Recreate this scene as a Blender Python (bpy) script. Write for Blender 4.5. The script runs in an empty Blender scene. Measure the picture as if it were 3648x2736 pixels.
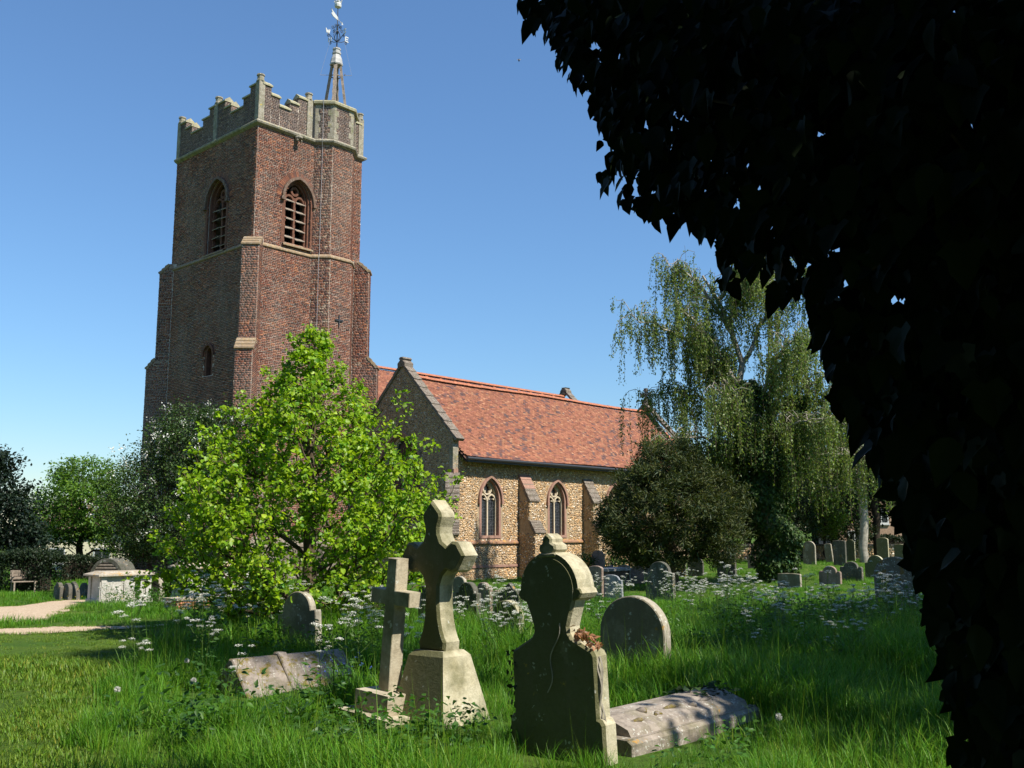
import bpy, bmesh, math, random
import numpy as np
from mathutils import Vector, Matrix, geometry

SC = bpy.context.scene
COL = SC.collection
RNG = np.random.default_rng(7)
random.seed(7)
PI = math.pi

# ------------------------------------------------------------------ camera
EYE = 1.65
PITCH = math.radians(8.52)
cam = bpy.data.cameras.new('camera')
camo = bpy.data.objects.new('camera', cam)
COL.objects.link(camo)
cam.sensor_width = 36.0
cam.lens = 34.05
cam.clip_start = 0.05
cam.clip_end = 2000
camo.location = (0, 0, EYE)
camo.rotation_euler = (PI / 2 + PITCH, 0, 0)
SC.camera = camo

# ------------------------------------------------------------------ light
SUN_EL = math.radians(50.0)
SUN_AZ = math.radians(124.2)          # clockwise from +Y
SUN = Vector((math.sin(SUN_AZ) * math.cos(SUN_EL), math.cos(SUN_AZ) * math.cos(SUN_EL), math.sin(SUN_EL)))
W = bpy.data.worlds.new('World')
SC.world = W
W.use_nodes = True
nt = W.node_tree
nt.nodes.clear()
sky = nt.nodes.new('ShaderNodeTexSky')
sky.sky_type = 'NISHITA'
sky.sun_disc = False
sky.sun_elevation = SUN_EL
sky.sun_rotation = SUN_AZ
sky.altitude = 8000
sky.air_density = 4.0
sky.dust_density = 0.0
sky.ozone_density = 10.0
bg = nt.nodes.new('ShaderNodeBackground')
bg.inputs['Strength'].default_value = 0.092
wo = nt.nodes.new('ShaderNodeOutputWorld')
nt.links.new(sky.outputs[0], bg.inputs[0])
nt.links.new(bg.outputs[0], wo.inputs[0])
sl = bpy.data.lights.new('sun', 'SUN')
sl.energy = 5.0
sl.angle = math.radians(0.53)
sl.color = (1.0, 0.94, 0.84)
so = bpy.data.objects.new('sun', sl)
COL.objects.link(so)
so.rotation_euler = SUN.to_track_quat('Z', 'Y').to_euler()
SC.view_settings.view_transform = 'Standard'
SC.view_settings.look = 'None'
SC.view_settings.exposure = 0.70
SC.view_settings.gamma = 1.0
SC.view_settings.use_curve_mapping = False

# ------------------------------------------------------------------ helpers
FPX, CX, CY = 3450.0, 1824.0, 1368.0
cth, sth = math.cos(PITCH), math.sin(PITCH)

def ray(px, py):
    a = (px - CX) / FPX
    b = -(py - CY) / FPX
    v = np.array([a, cth - b * sth, sth + b * cth])
    return v / v[1]

def sstep(a, b, x):
    t = np.clip((x - a) / (b - a), 0, 1)
    return t * t * (3 - 2 * t)

def gz(x, y):
    """height of the churchyard ground"""
    x = np.asarray(x, float); y = np.asarray(y, float)
    z = -0.45 * sstep(9, 36, y) * (1 - 0.9 * sstep(4, 15, x))
    z = z + 0.03 * np.sin(x * 0.9 + 1.3) * np.sin(y * 0.7) + 0.02 * np.sin(x * 2.1 + y * 1.7)
    z = z - 1.2 * sstep(46, 60, y) * sstep(-8, -16, x)
    return z

def gpt(px, py, s=1.0):
    """point of the ground seen at a pixel of the photograph"""
    v = ray(px * s, py * s)
    lo, hi = 1.0, 300.0
    for _ in range(60):
        m = (lo + hi) / 2
        if EYE + v[2] * m > gz(v[0] * m, m): lo = m
        else: hi = m
    return np.array([v[0] * lo, lo, float(gz(v[0] * lo, lo))])

def at(px, py, Y):
    v = ray(px, py) * Y
    return np.array([v[0], Y, EYE + v[2]])

def tag(o, label=None, cat=None, group=None, kind=None):
    if label: o['label'] = label
    if cat: o['category'] = cat
    if group: o['group'] = group
    if kind: o['kind'] = kind
    return o

def link(o, parent=None):
    COL.objects.link(o)
    if parent is not None: o.parent = parent
    return o

def empty(name, loc, rz=0.0):
    o = bpy.data.objects.new(name, None)
    o.empty_display_size = 0.3
    o.location = loc
    o.rotation_euler = (0, 0, rz)
    return link(o)

def bulk(name, V, F, col, mat, parent=None, smooth=False):
    """fast mesh: V (N,3), F (M,k) with k = 3 or 4, col (M,3) per face"""
    V = np.ascontiguousarray(V, np.float32); F = np.ascontiguousarray(F, np.int32)
    me = bpy.data.meshes.new(name)
    M, k = F.shape
    me.vertices.add(len(V)); me.vertices.foreach_set('co', V.ravel())
    me.loops.add(M * k); me.loops.foreach_set('vertex_index', F.ravel())
    me.polygons.add(M)
    me.polygons.foreach_set('loop_start', np.arange(0, M * k, k, dtype=np.int32))
    me.update(calc_edges=True)
    if col is not None:
        a = me.attributes.new('Col', 'FLOAT_COLOR', 'FACE')
        c = np.ones((M, 4), np.float32); c[:, :3] = col
        a.data.foreach_set('color', c.ravel())
    if smooth:
        me.polygons.foreach_set('use_smooth', np.ones(M, bool))
    me.materials.append(mat)
    o = bpy.data.objects.new(name, me)
    return link(o, parent)

class Fr:
    """wall frame: x along the wall, z up, d out of it"""
    def __init__(s, o, a, out, up=(0, 0, 1)):
        s.o = np.array(o, float); s.a = np.array(a, float); s.out = np.array(out, float); s.up = np.array(up, float)
    def P(s, x, z, d=0.0):
        return s.o + s.a * x + s.up * z + s.out * d
    def PA(s, x, z, d):
        x = np.asarray(x, float)[..., None]; z = np.asarray(z, float)[..., None]; d = np.asarray(d, float)[..., None]
        return s.o + s.a * x + s.up * z + s.out * d

WORLD = Fr((0, 0, 0), (1, 0, 0), (0, -1, 0))

def inset(poly, c):
    n = len(poly); out = []
    P = [np.array(p, float) for p in poly]
    area = sum(P[i][0] * P[(i + 1) % n][1] - P[(i + 1) % n][0] * P[i][1] for i in range(n))
    s = 1 if area > 0 else -1
    for i in range(n):
        d1 = P[i] - P[i - 1]; d2 = P[(i + 1) % n] - P[i]
        d1 /= (np.linalg.norm(d1) + 1e-9); d2 /= (np.linalg.norm(d2) + 1e-9)
        n1 = np.array([-d1[1], d1[0]]) * s; n2 = np.array([-d2[1], d2[0]]) * s
        m = n1 + n2; L = np.linalg.norm(m)
        m = n1 if L < 1e-6 else m / L
        k = max(0.5, m @ n1)
        out.append(P[i] + m * c / k)
    return out

class MB:
    def __init__(s):
        s.v = []; s.f = []; s.c = []
    def add(s, V, F, col=None):
        o = len(s.v)
        s.v += [tuple(p) for p in V]
        for f in F:
            s.f.append(tuple(i + o for i in f)); s.c.append(col if col is not None else (1, 1, 1))
        return s
    def box(s, c, h, R=None, col=None):
        V = []
        for sx in (-1, 1):
            for sy in (-1, 1):
                for sz in (-1, 1):
                    p = Vector((sx * h[0], sy * h[1], sz * h[2]))
                    if R is not None: p = R @ p
                    V.append(p + Vector(c))
        return s.add(V, [(0, 1, 3, 2), (4, 6, 7, 5), (0, 4, 5, 1), (2, 3, 7, 6), (0, 2, 6, 4), (1, 5, 7, 3)], col)
    def fbox(s, fr, x0, x1, z0, z1, d0, d1, col=None):
        V = [fr.P(x, z, d) for x in (x0, x1) for z in (z0, z1) for d in (d0, d1)]
        return s.add(V, [(0, 1, 3, 2), (4, 6, 7, 5), (0, 4, 5, 1), (2, 3, 7, 6), (0, 2, 6, 4), (1, 5, 7, 3)], col)
    def prism(s, poly, fr, d0, d1, ch=0.0, col=None):
        n = len(poly)
        rings = []
        if ch > 0:
            ip = inset(poly, ch)
            sg = 1 if d1 > d0 else -1
            rings = [(ip, d0), (poly, d0 + ch * sg), (poly, d1 - ch * sg), (ip, d1)]
        else:
            rings = [(poly, d0), (poly, d1)]
        V = [fr.P(p[0], p[1], d) for pl, d in rings for p in pl]
        F = [tuple(range(n))[::-1]]
        for r in range(len(rings) - 1):
            for i in range(n):
                j = (i + 1) % n
                F.append((r * n + i, r * n + j, (r + 1) * n + j, (r + 1) * n + i))
        F.append(tuple(range((len(rings) - 1) * n, len(rings) * n)))
        return s.add(V, F, col)
    def tube(s, pts, rad, n=6, col=None, cap=True):
        pts = [np.array(p, float) for p in pts]
        m = len(pts)
        if not hasattr(rad, '__len__'): rad = [rad] * m
        V = []; prev = None
        for i in range(m):
            t = pts[min(i + 1, m - 1)] - pts[max(i - 1, 0)]
            t = t / (np.linalg.norm(t) + 1e-9)
            if prev is None:
                r = np.array([0, 0, 1.0]) if abs(t[2]) < .9 else np.array([1.0, 0, 0])
                x = np.cross(r, t)
            else:
                x = prev - t * (prev @ t)
            x = x / (np.linalg.norm(x) + 1e-9); prev = x
            y = np.cross(t, x)
            for k in range(n):
                a = 2 * PI * k / n
                V.append(pts[i] + rad[i] * (x * math.cos(a) + y * math.sin(a)))
        F = []
        for i in range(m - 1):
            for k in range(n):
                k2 = (k + 1) % n
                F.append((i * n + k, i * n + k2, (i + 1) * n + k2, (i + 1) * n + k))
        if cap:
            F.append(tuple(range(n))[::-1]); F.append(tuple(range((m - 1) * n, m * n)))
        return s.add(V, F, col)
    def sweep(s, path, fr, w0, w1, d0, d1, closed=False, col=None):
        """rectangular bar along a path (x,z) in a wall plane"""
        P = [np.array(p, float) for p in path]; m = len(P); V = []
        for i in range(m):
            if closed: t1 = P[i] - P[i - 1]; t2 = P[(i + 1) % m] - P[i]
            else:
                t1 = P[i] - P[max(i - 1, 0)] if i else P[1] - P[0]
                t2 = P[min(i + 1, m - 1)] - P[i] if i < m - 1 else t1
            t1 = t1 / (np.linalg.norm(t1) + 1e-9); t2 = t2 / (np.linalg.norm(t2) + 1e-9)
            n1 = np.array([-t1[1], t1[0]]); n2 = np.array([-t2[1], t2[0]])
            mm = n1 + n2; mm = mm / (np.linalg.norm(mm) + 1e-9); mm = mm / max(.4, mm @ n1)
            for w, d in ((w0, d0), (w1, d0), (w1, d1), (w0, d1)):
                q = P[i] + mm * w
                V.append(fr.P(q[0], q[1], d))
        F = []
        R = m if closed else m - 1
        for i in range(R):
            j = (i + 1) % m
            for k in range(4):
                k2 = (k + 1) % 4
                F.append((i * 4 + k, i * 4 + k2, j * 4 + k2, j * 4 + k))
        if not closed:
            F.append((0, 1, 2, 3)); F.append((m * 4 - 1, m * 4 - 2, m * 4 - 3, m * 4 - 4))
        return s.add(V, F, col)
    def sweeph(s, path, prof, closed=False, col=None):
        """horizontal moulding: path of (x,y) with the outside on its right, profile of (offset,z)"""
        P = [np.array(p, float) for p in path]; m = len(P); V = []; q = len(prof)
        for i in range(m):
            if closed: t1 = P[i] - P[i - 1]; t2 = P[(i + 1) % m] - P[i]
            else:
                t1 = P[i] - P[i - 1] if i else P[1] - P[0]
                t2 = P[i + 1] - P[i] if i < m - 1 else t1
            t1 = t1 / np.linalg.norm(t1); t2 = t2 / np.linalg.norm(t2)
            n1 = np.array([t1[1], -t1[0]]); n2 = np.array([t2[1], -t2[0]])
            mm = n1 + n2; mm = mm / np.linalg.norm(mm); mm = mm / max(.4, mm @ n1)
            for off, z in prof:
                p = P[i] + mm * off
                V.append((p[0], p[1], z))
        F = []
        R = m if closed else m - 1
        for i in range(R):
            j = (i + 1) % m
            for k in range(q - 1):
                F.append((i * q + k, j * q + k, j * q + k + 1, i * q + k + 1))
        return s.add(V, F, col)
    def lathe(s, prof, c=(0, 0, 0), n=12, col=None):
        V = []; m = len(prof)
        for r, z in prof:
            for k in range(n):
                a = 2 * PI * k / n
                V.append((c[0] + r * math.cos(a), c[1] + r * math.sin(a), c[2] + z))
        F = []
        for i in range(m - 1):
            for k in range(n):
                k2 = (k + 1) % n
                F.append((i * n + k, i * n + k2, (i + 1) * n + k2, (i + 1) * n + k))
        F.append(tuple(range(n))[::-1]); F.append(tuple(range((m - 1) * n, m * n)))
        return s.add(V, F, col)
    def holed(s, outer, holes, fr, d=0.0, reveal=0.0, col=None):
        loops = [[Vector((p[0], p[1], 0)) for p in outer]] + [[Vector((p[0], p[1], 0)) for p in h] for h in holes]
        tris = geometry.tessellate_polygon(loops)
        flat = [p for l in loops for p in l]
        s.add([fr.P(p.x, p.y, d) for p in flat], [tuple(t) for t in tris], col)
        for h in holes:
            n = len(h)
            V = [fr.P(p[0], p[1], d) for p in h] + [fr.P(p[0], p[1], d - reveal) for p in h]
            s.add(V, [(i, (i + 1) % n, n + (i + 1) % n, n + i) for i in range(n)], col)
        return s
    def mesh(s, name, mat, colors=True):
        me = bpy.data.meshes.new(name)
        me.from_pydata(s.v, [], s.f)
        if colors:
            a = me.attributes.new('Col', 'FLOAT_COLOR', 'FACE')
            c = np.ones((len(s.f), 4), np.float32); c[:, :3] = np.array(s.c)
            a.data.foreach_set('color', c.ravel())
        bm = bmesh.new(); bm.from_mesh(me)
        bmesh.ops.recalc_face_normals(bm, faces=bm.faces)
        bm.to_mesh(me); bm.free()
        me.materials.append(mat)
        return me
    def build(s, name, mat, parent=None, smooth=False, kind=None):
        me = s.mesh(name, mat)
        if smooth: me.polygons.foreach_set('use_smooth', np.ones(len(me.polygons), bool))
        o = bpy.data.objects.new(name, me)
        if kind: o['kind'] = kind
        return link(o, parent)

# ------------------------------------------------------------------ materials
def newmat(name):
    m = bpy.data.materials.new(name); m.use_nodes = True
    t = m.node_tree; t.nodes.clear()
    out = t.nodes.new('ShaderNodeOutputMaterial')
    return m, t, out

class NB:
    def __init__(s, t): s.t = t
    def n(s, ty, **kw):
        x = s.t.nodes.new(ty)
        for k, v in kw.items():
            if k.startswith('i_'): x.inputs[k[2:].replace('_', ' ')].default_value = v
            else: setattr(x, k, v)
        return x
    def l(s, a, b): s.t.links.new(a, b)
    def coords(s, scale=1.0, rnd=True):
        tc = s.n('ShaderNodeTexCoord')
        v = tc.outputs['Object']
        if rnd:
            oi = s.n('ShaderNodeObjectInfo')
            m = s.n('ShaderNodeMath', operation='MULTIPLY'); m.inputs[1].default_value = 37.0
            s.l(oi.outputs['Random'], m.inputs[0])
            a = s.n('ShaderNodeVectorMath', operation='ADD')
            s.l(v, a.inputs[0]); s.l(m.outputs[0], a.inputs[1]); v = a.outputs[0]
        return v
    def noise(s, v, scale, detail=6, rough=.6):
        x = s.n('ShaderNodeTexNoise'); x.inputs['Scale'].default_value = scale
        x.inputs['Detail'].default_value = detail; x.inputs['Roughness'].default_value = rough
        s.l(v, x.inputs['Vector']); return x.outputs['Fac']
    def ramp(s, f, a, b, lo=0.0, hi=1.0):
        x = s.n('ShaderNodeMapRange'); x.inputs[1].default_value = a; x.inputs[2].default_value = b
        x.inputs[3].default_value = lo; x.inputs[4].default_value = hi
        s.l(f, x.inputs[0]); return x.outputs[0]
    def mix(s, f, a, b, mode='MIX'):
        x = s.n('ShaderNodeMix', data_type='RGBA', blend_type=mode)
        if isinstance(f, (int, float)): x.inputs[0].default_value = f
        else: s.l(f, x.inputs[0])
        for i, c in ((6, a), (7, b)):
            if isinstance(c, tuple): x.inputs[i].default_value = (*c, 1)
            else: s.l(c, x.inputs[i])
        return x.outputs[2]
    def mul(s, a, b):
        x = s.n('ShaderNodeMath', operation='MULTIPLY')
        for i, c in ((0, a), (1, b)):
            if isinstance(c, (int, float)): x.inputs[i].default_value = c
            else: s.l(c, x.inputs[i])
        return x.outputs[0]
    def attr(s): return s.n('ShaderNodeAttribute', attribute_name='Col').outputs['Color']
    def bump(s, h, strength=.5, dist=.02):
        x = s.n('ShaderNodeBump'); x.inputs['Strength'].default_value = strength; x.inputs['Distance'].default_value = dist
        s.l(h, x.inputs['Height']); return x.outputs[0]
    def prin(s, out, col, rough=.8, spec=.3, normal=None, metal=0.0):
        p = s.n('ShaderNodeBsdfPrincipled')
        if isinstance(col, tuple): p.inputs['Base Color'].default_value = (*col, 1)
        else: s.l(col, p.inputs['Base Color'])
        p.inputs['Roughness'].default_value = rough
        p.inputs['Specular IOR Level'].default_value = spec
        p.inputs['Metallic'].default_value = metal
        if normal is not None: s.l(normal, p.inputs['Normal'])
        s.l(p.outputs[0], out.inputs[0]); return p

def m_plain(name, col, rough=.7, spec=.3, var=.25, scale=6, metal=0.0, rnd=True):
    m, t, out = newmat(name); b = NB(t)
    v = b.coords(rnd=rnd)
    f = b.noise(v, scale, 8)
    c = b.mix(b.ramp(f, .3, .7), tuple(x * (1 - var) for x in col), tuple(min(1, x * (1 + var)) for x in col))
    b.prin(out, c, rough, spec, b.bump(f, .3, .01), metal)
    return m

def m_stone(name, base, dark, pale=.25, orange=.12, algae=.3, algcol=(.06, .075, .02), scale=1.0, orcol=(.42, .22, .03), bump=.6, side=0.0):
    """weathered stone: mottled, with pale and orange lichen spots and green algae"""
    m, t, out = newmat(name); b = NB(t)
    v = b.coords()
    f1 = b.noise(v, 3.2 * scale, 9, .68); f2 = b.noise(v, 17 * scale, 8, .7); f3 = b.noise(v, 60 * scale, 5, .6)
    c = b.mix(b.ramp(f1, .34, .66), dark, base)
    c = b.mix(b.mul(b.ramp(f2, .46, .68), .45), c, tuple(x * .5 for x in dark))
    fa = b.noise(v, 2.1 * scale, 6, .6)
    if algae > 0:
        if side > 0:      # algae thickened on west faces, also painting in their shade
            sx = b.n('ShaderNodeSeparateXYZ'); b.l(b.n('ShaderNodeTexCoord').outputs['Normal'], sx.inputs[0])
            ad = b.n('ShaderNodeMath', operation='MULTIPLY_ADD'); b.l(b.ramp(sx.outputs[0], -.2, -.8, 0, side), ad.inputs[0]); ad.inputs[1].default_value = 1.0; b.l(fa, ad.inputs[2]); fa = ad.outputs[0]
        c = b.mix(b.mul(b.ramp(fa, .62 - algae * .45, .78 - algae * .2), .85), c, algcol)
    vo = b.n('ShaderNodeTexVoronoi'); vo.inputs['Scale'].default_value = 16 * scale
    wv = b.n('ShaderNodeVectorMath', operation='MULTIPLY_ADD')
    nz = b.n('ShaderNodeTexNoise'); nz.inputs['Scale'].default_value = 22 * scale; b.l(v, nz.inputs['Vector'])
    b.l(nz.outputs['Color'], wv.inputs[0]); wv.inputs[1].default_value = (.06, .06, .06); b.l(v, wv.inputs[2])
    b.l(wv.outputs[0], vo.inputs['Vector'])
    gate = b.noise(v, 4.0 * scale, 3, .5)
    sp = b.mul(b.ramp(vo.outputs['Distance'], .34, .24), b.ramp(gate, .66 - pale * .5, .7 - pale * .5))
    c = b.mix(b.mul(sp, .75), c, (.52, .52, .45))
    go = b.noise(v, 2.7 * scale + .7, 6, .7)
    oc = b.mul(b.ramp(go, .70 - orange * .5, .73 - orange * .5), b.ramp(f2, .36, .5))
    c = b.mix(b.mul(oc, .9), c, orcol)
    mp = b.n('ShaderNodeMapping'); mp.inputs['Scale'].default_value = (7 * scale, 7 * scale, .7 * scale); b.l(v, mp.inputs['Vector'])
    fs = b.noise(mp.outputs[0], 1.0, 6, .6); c = b.mix(b.mul(b.ramp(fs, .52, .70), .5), c, tuple(x * .42 for x in dark))
    h = b.n('ShaderNodeMath', operation='ADD'); b.l(f2, h.inputs[0]); b.l(b.mul(f3, .5), h.inputs[1])
    b.prin(out, c, .9, .2, b.bump(h.outputs[0], bump, .012))
    return m

def m_attr(name, rough=.85, var=.3, scale=9, wash=None, wamt=.0, washscale=.5, bump=.4, spec=.25, streak=0):
    """colour from the piece, broken up by noise, with patches of wash (salts, lichen)"""
    m, t, out = newmat(name); b = NB(t)
    v = b.coords(rnd=False)
    f = b.noise(v, scale, 7, .65)
    k = b.ramp(f, .28, .72, 1 - var, 1 + var)
    mm = b.n('ShaderNodeVectorMath', operation='SCALE'); b.l(b.attr(), mm.inputs[0]); b.l(k, mm.inputs['Scale'])
    c = mm.outputs[0]
    if wash:
        g = b.noise(v, washscale, 8, .72); g2 = b.noise(v, 11, 5, .6)
        c = b.mix(b.mul(b.mul(b.ramp(g, .48, .66), b.ramp(g2, .38, .62)), wamt), c, wash)
    if streak:      # rain streaks and old repairs, large and uneven
        mp = b.n('ShaderNodeMapping'); mp.inputs['Scale'].default_value = (1.6, 1.6, .16); b.l(v, mp.inputs['Vector'])
        fs = b.noise(mp.outputs[0], 1.0, 7, .65); fl = b.noise(v, .33, 5, .6)
        c = b.mix(b.mul(b.ramp(fs, .5, .7), streak), c, (.065, .045, .036))
        c = b.mix(b.mul(b.ramp(fl, .48, .62), streak * .6), c, (.20, .15, .115))
    b.prin(out, c, rough, spec, b.bump(f, bump, .01))
    return m

def m_leaf(name, trans=.35, rough=.45, spec=.35, tcol=(1.25, 1.35, .55)):
    m, t, out = newmat(name); b = NB(t)
    a = b.attr()
    p = b.n('ShaderNodeBsdfPrincipled'); b.l(a, p.inputs['Base Color'])
    p.inputs['Roughness'].default_value = rough; p.inputs['Specular IOR Level'].default_value = spec
    tr = b.n('ShaderNodeBsdfTranslucent')
    mm = b.n('ShaderNodeVectorMath', operation='MULTIPLY'); b.l(a, mm.inputs[0]); mm.inputs[1].default_value = tcol
    b.l(mm.outputs[0], tr.inputs['Color'])
    mx = b.n('ShaderNodeMixShader'); mx.inputs[0].default_value = trans
    b.l(p.outputs[0], mx.inputs[1]); b.l(tr.outputs[0], mx.inputs[2]); b.l(mx.outputs[0], out.inputs[0])
    return m

def m_blade(name, c1, c2, trans=.35):
    """grass: colour varies from tuft to tuft and along the ground"""
    m, t, out = newmat(name); b = NB(t)
    oi = b.n('ShaderNodeObjectInfo')
    g = b.n('ShaderNodeNewGeometry')
    f = b.noise(g.outputs['Position'], .55, 4, .6)
    ad = b.n('ShaderNodeMath', operation='ADD'); b.l(b.mul(oi.outputs['Random'], .5), ad.inputs[0]); b.l(b.ramp(f, .3, .7, 0, .5), ad.inputs[1])
    c = b.mix(ad.outputs[0], c1, c2)
    c = b.mix(1.0, c, b.attr(), 'MULTIPLY')
    p = b.n('ShaderNodeBsdfPrincipled'); b.l(c, p.inputs['Base Color'])
    p.inputs['Roughness'].default_value = .5; p.inputs['Specular IOR Level'].default_value = .3
    tr = b.n('ShaderNodeBsdfTranslucent'); b.l(c, tr.inputs['Color'])
    mx = b.n('ShaderNodeMixShader'); mx.inputs[0].default_value = trans
    b.l(p.outputs[0], mx.inputs[1]); b.l(tr.outputs[0], mx.inputs[2]); b.l(mx.outputs[0], out.inputs[0])
    return m

def m_ground():
    m, t, out = newmat('churchyard_turf'); b = NB(t)
    v = b.coords(rnd=False)
    f1 = b.noise(v, .5, 6, .6); f2 = b.noise(v, 14, 8, .7); f3 = b.noise(v, 70, 4, .6)
    c = b.mix(b.ramp(f1, .35, .65), (.055, .12, .015), (.11, .17, .022))
    c = b.mix(b.ramp(f2, .4, .7), c, (.035, .065, .010))
    f4 = b.noise(v, 1.6, 5, .6)
    c = b.mix(b.mul(b.ramp(f4, .62, .74), .5), c, (.14, .11, .05))
    b.prin(out, c, .95, .1, b.bump(f3, .9, .03))
    return m

def m_gravel():
    m, t, out = newmat('gravel'); b = NB(t)
    v = b.coords(rnd=False)
    vo = b.n('ShaderNodeTexVoronoi'); vo.inputs['Scale'].default_value = 38; b.l(v, vo.inputs['Vector'])
    f1 = b.noise(v, 1.1, 6, .6); f2 = b.noise(v, 30, 6, .7)
    hs = b.n('ShaderNodeSeparateColor'); b.l(vo.outputs['Color'], hs.inputs[0])
    c = b.mix(hs.outputs[0], (.34, .25, .16), (.56, .44, .31))
    c = b.mix(b.mul(b.ramp(f2, .5, .75), .5), c, (.22, .16, .10))
    c = b.mix(b.mul(b.ramp(f1, .58, .75), .5), c, (.10, .12, .04))
    b.prin(out, c, .9, .2, b.bump(vo.outputs['Distance'], .8, .012))
    return m

M = {}
M['mortar'] = m_plain('lime_mortar', (.45, .39, .32), .95, .1, .3, 5, rnd=False)
M['brick'] = m_attr('old_brick', .9, .3, 14, (.40, .35, .29), .5, .30, streak=.5)
M['limestone'] = m_stone('weathered_limestone', (.36, .325, .25), (.20, .175, .13), .4, .18, .25, (.13, .14, .06), 1.4, (.40, .30, .06))
M['coping'] = m_stone('mossy_coping_stone', (.42, .38, .24), (.30, .28, .19), .3, .15, .15, (.2, .2, .09), 1.4, (.42, .34, .08))
M['weathering'] = m_stone('lichened_brick_weathering', (.34, .24, .13), (.22, .16, .11), .35, .16, .0, scale=1.6, orcol=(.42, .27, .07))
M['sandstone'] = m_stone('red_sandstone', (.36, .215, .16), (.28, .16, .12), .03, .0, .08, (.2, .15, .07), 1.5, bump=.3)
M['slate'] = m_stone('grey_weathered_coping', (.22, .18, .14), (.12, .095, .075), .4, .08, .12, (.10, .10, .05), 2.0, (.3, .24, .1))
M['cream'] = m_stone('cream_tracery_stone', (.62, .52, .37), (.48, .40, .28), .05, .0, .0, scale=2)
M['flint'] = m_attr('flint', .6, .35, 22, (.44, .37, .27), .35, .7, bump=.5, spec=.35)
M['flintwall'] = m_stone('flint_mortar', (.42, .32, .20), (.29, .21, .125), .3, .1, .0, scale=3)
M['tile'] = m_attr('clay_roof_tile', .85, .25, 18, (.24, .15, .10), .22, 2.5, .4)
M['ridge'] = m_plain('clay_ridge_tile', (.38, .145, .08), .85, .25, .3, 8)
M['wood'] = m_plain('weathered_oak', (.26, .21, .165), .9, .15, .35, 14)
M['lead'] = m_plain('lead_sheet', (.36, .35, .33), .6, .4, .25, 7)
M['iron'] = m_plain('black_iron', (.025, .027, .03), .5, .5, .3, 20)
M['gilt'] = m_plain('white_painted_metal', (.55, .55, .52), .45, .5, .08, 9)
M['wire'] = m_plain('galvanised_wire', (.30, .30, .31), .4, .5, .1, 9)
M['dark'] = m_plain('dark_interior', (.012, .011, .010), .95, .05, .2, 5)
M['leads'] = m_plain('lead_cames', (.09, .095, .105), .5, .5, .2, 9)
m, t, out = newmat('leaded_glass'); b = NB(t)
v = b.coords(); f = b.noise(v, 4, 4)
b.prin(out, b.mix(b.ramp(f, .3, .7), (.010, .012, .014), (.03, .036, .042)), .12, .5, b.bump(f, .25, .02)); M['glass'] = m
M['ground'] = m_ground()
M['gravel'] = m_gravel()
M['grass'] = m_blade('long_grass_blades', (.052, .165, .009), (.130, .295, .015), .46)
M['lawn'] = m_blade('mown_grass_blades', (.085, .185, .012), (.165, .25, .022), .40)
M['leaf'] = m_leaf('soft_leaf', .42)
M['leaf_dull'] = m_leaf('dull_leaf', .22, .55, .25)
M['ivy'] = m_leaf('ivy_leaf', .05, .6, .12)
M['ivy_sun'] = m_leaf('sunlit_ivy_leaf', .1, .45, .35)
M['petal'] = m_leaf('white_petal', .25, .7, .1, (1, 1, 1))
M['bark'] = m_plain('brown_bark', (.10, .075, .05), .95, .1, .4, 9)
M['bark_pale'] = m_plain('pale_bark', (.30, .27, .22), .9, .15, .4, 7)
M['bark_dark'] = m_plain('dark_bark', (.035, .027, .02), .95, .1, .4, 9)

# ------------------------------------------------------------------ ground and paths
def axis(lo, hi, n, far, k):
    a = np.linspace(lo, hi, n)
    s = (hi - lo) / (n - 1)
    e = s * np.cumsum(1.28 ** np.arange(1, k + 1)); e = e[e < far * 3]
    return np.concatenate([(lo - e)[::-1], a, hi + e])
xs = axis(-26, 30, 130, 500, 26); ys = axis(-6, 62, 150, 500, 26)
gx, gy = np.meshgrid(xs, ys)
gV = np.stack([gx.ravel(), gy.ravel(), gz(gx, gy).ravel()], 1)
nx, ny = len(xs), len(ys)
ii = np.arange(nx * ny).reshape(ny, nx)
gF = np.stack([ii[:-1, :-1].ravel(), ii[:-1, 1:].ravel(), ii[1:, 1:].ravel(), ii[1:, :-1].ravel()], 1)
ground = bulk('ground', gV, gF, None, M['ground'], smooth=True)
tag(ground, 'uneven green churchyard turf under the grass', None, None, 'structure')

def strip(name, A, B, n=40, m=8, lift=.012):
    """sheet between two lines of ground points"""
    A = np.array([gpt(*p) for p in A]); B = np.array([gpt(*p) for p in B])
    def res(P):
        d = np.r_[0, np.cumsum(np.linalg.norm(np.diff(P, axis=0), axis=1))]
        s = np.linspace(0, d[-1], n)
        return np.stack([np.interp(s, d, P[:, i]) for i in range(3)], 1)
    A = res(A); B = res(B)
    wob = RNG.normal(0, .025, (n, 2))
    A[:, :2] += wob; B[:, :2] += RNG.normal(0, .025, (n, 2))
    V = []
    for i in range(n):
        for k in range(m):
            p = A[i] + (B[i] - A[i]) * k / (m - 1)
            V.append((p[0], p[1], float(gz(p[0], p[1])) + lift))
    F = [(i * m + k, i * m + k + 1, (i + 1) * m + k + 1, (i + 1) * m + k) for i in range(n - 1) for k in range(m - 1)]
    o = bulk(name, V, F, None, M['gravel'], smooth=True)
    return tag(o, None, None, None, 'structure'), A, B
pa, PA1, PB1 = strip('gravel_path', [(-900, 2262), (0, 2241), (330, 2233), (655, 2217)], [(-900, 2275), (0, 2262), (330, 2249), (655, 2220)], 60, 5)
tag(pa, 'narrow pale gravel path curving across the lawn at the left')
pb, PA2, PB2 = strip('gravel_apron', [(-1200, 2180), (0, 2163), (150, 2148), (330, 2138), (420, 2134)], [(-1200, 2232), (0, 2226), (150, 2214), (235, 2180), (300, 2150)], 50, 12)
tag(pb, 'wide gravel turning space before the chest tombs at the left')

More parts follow.
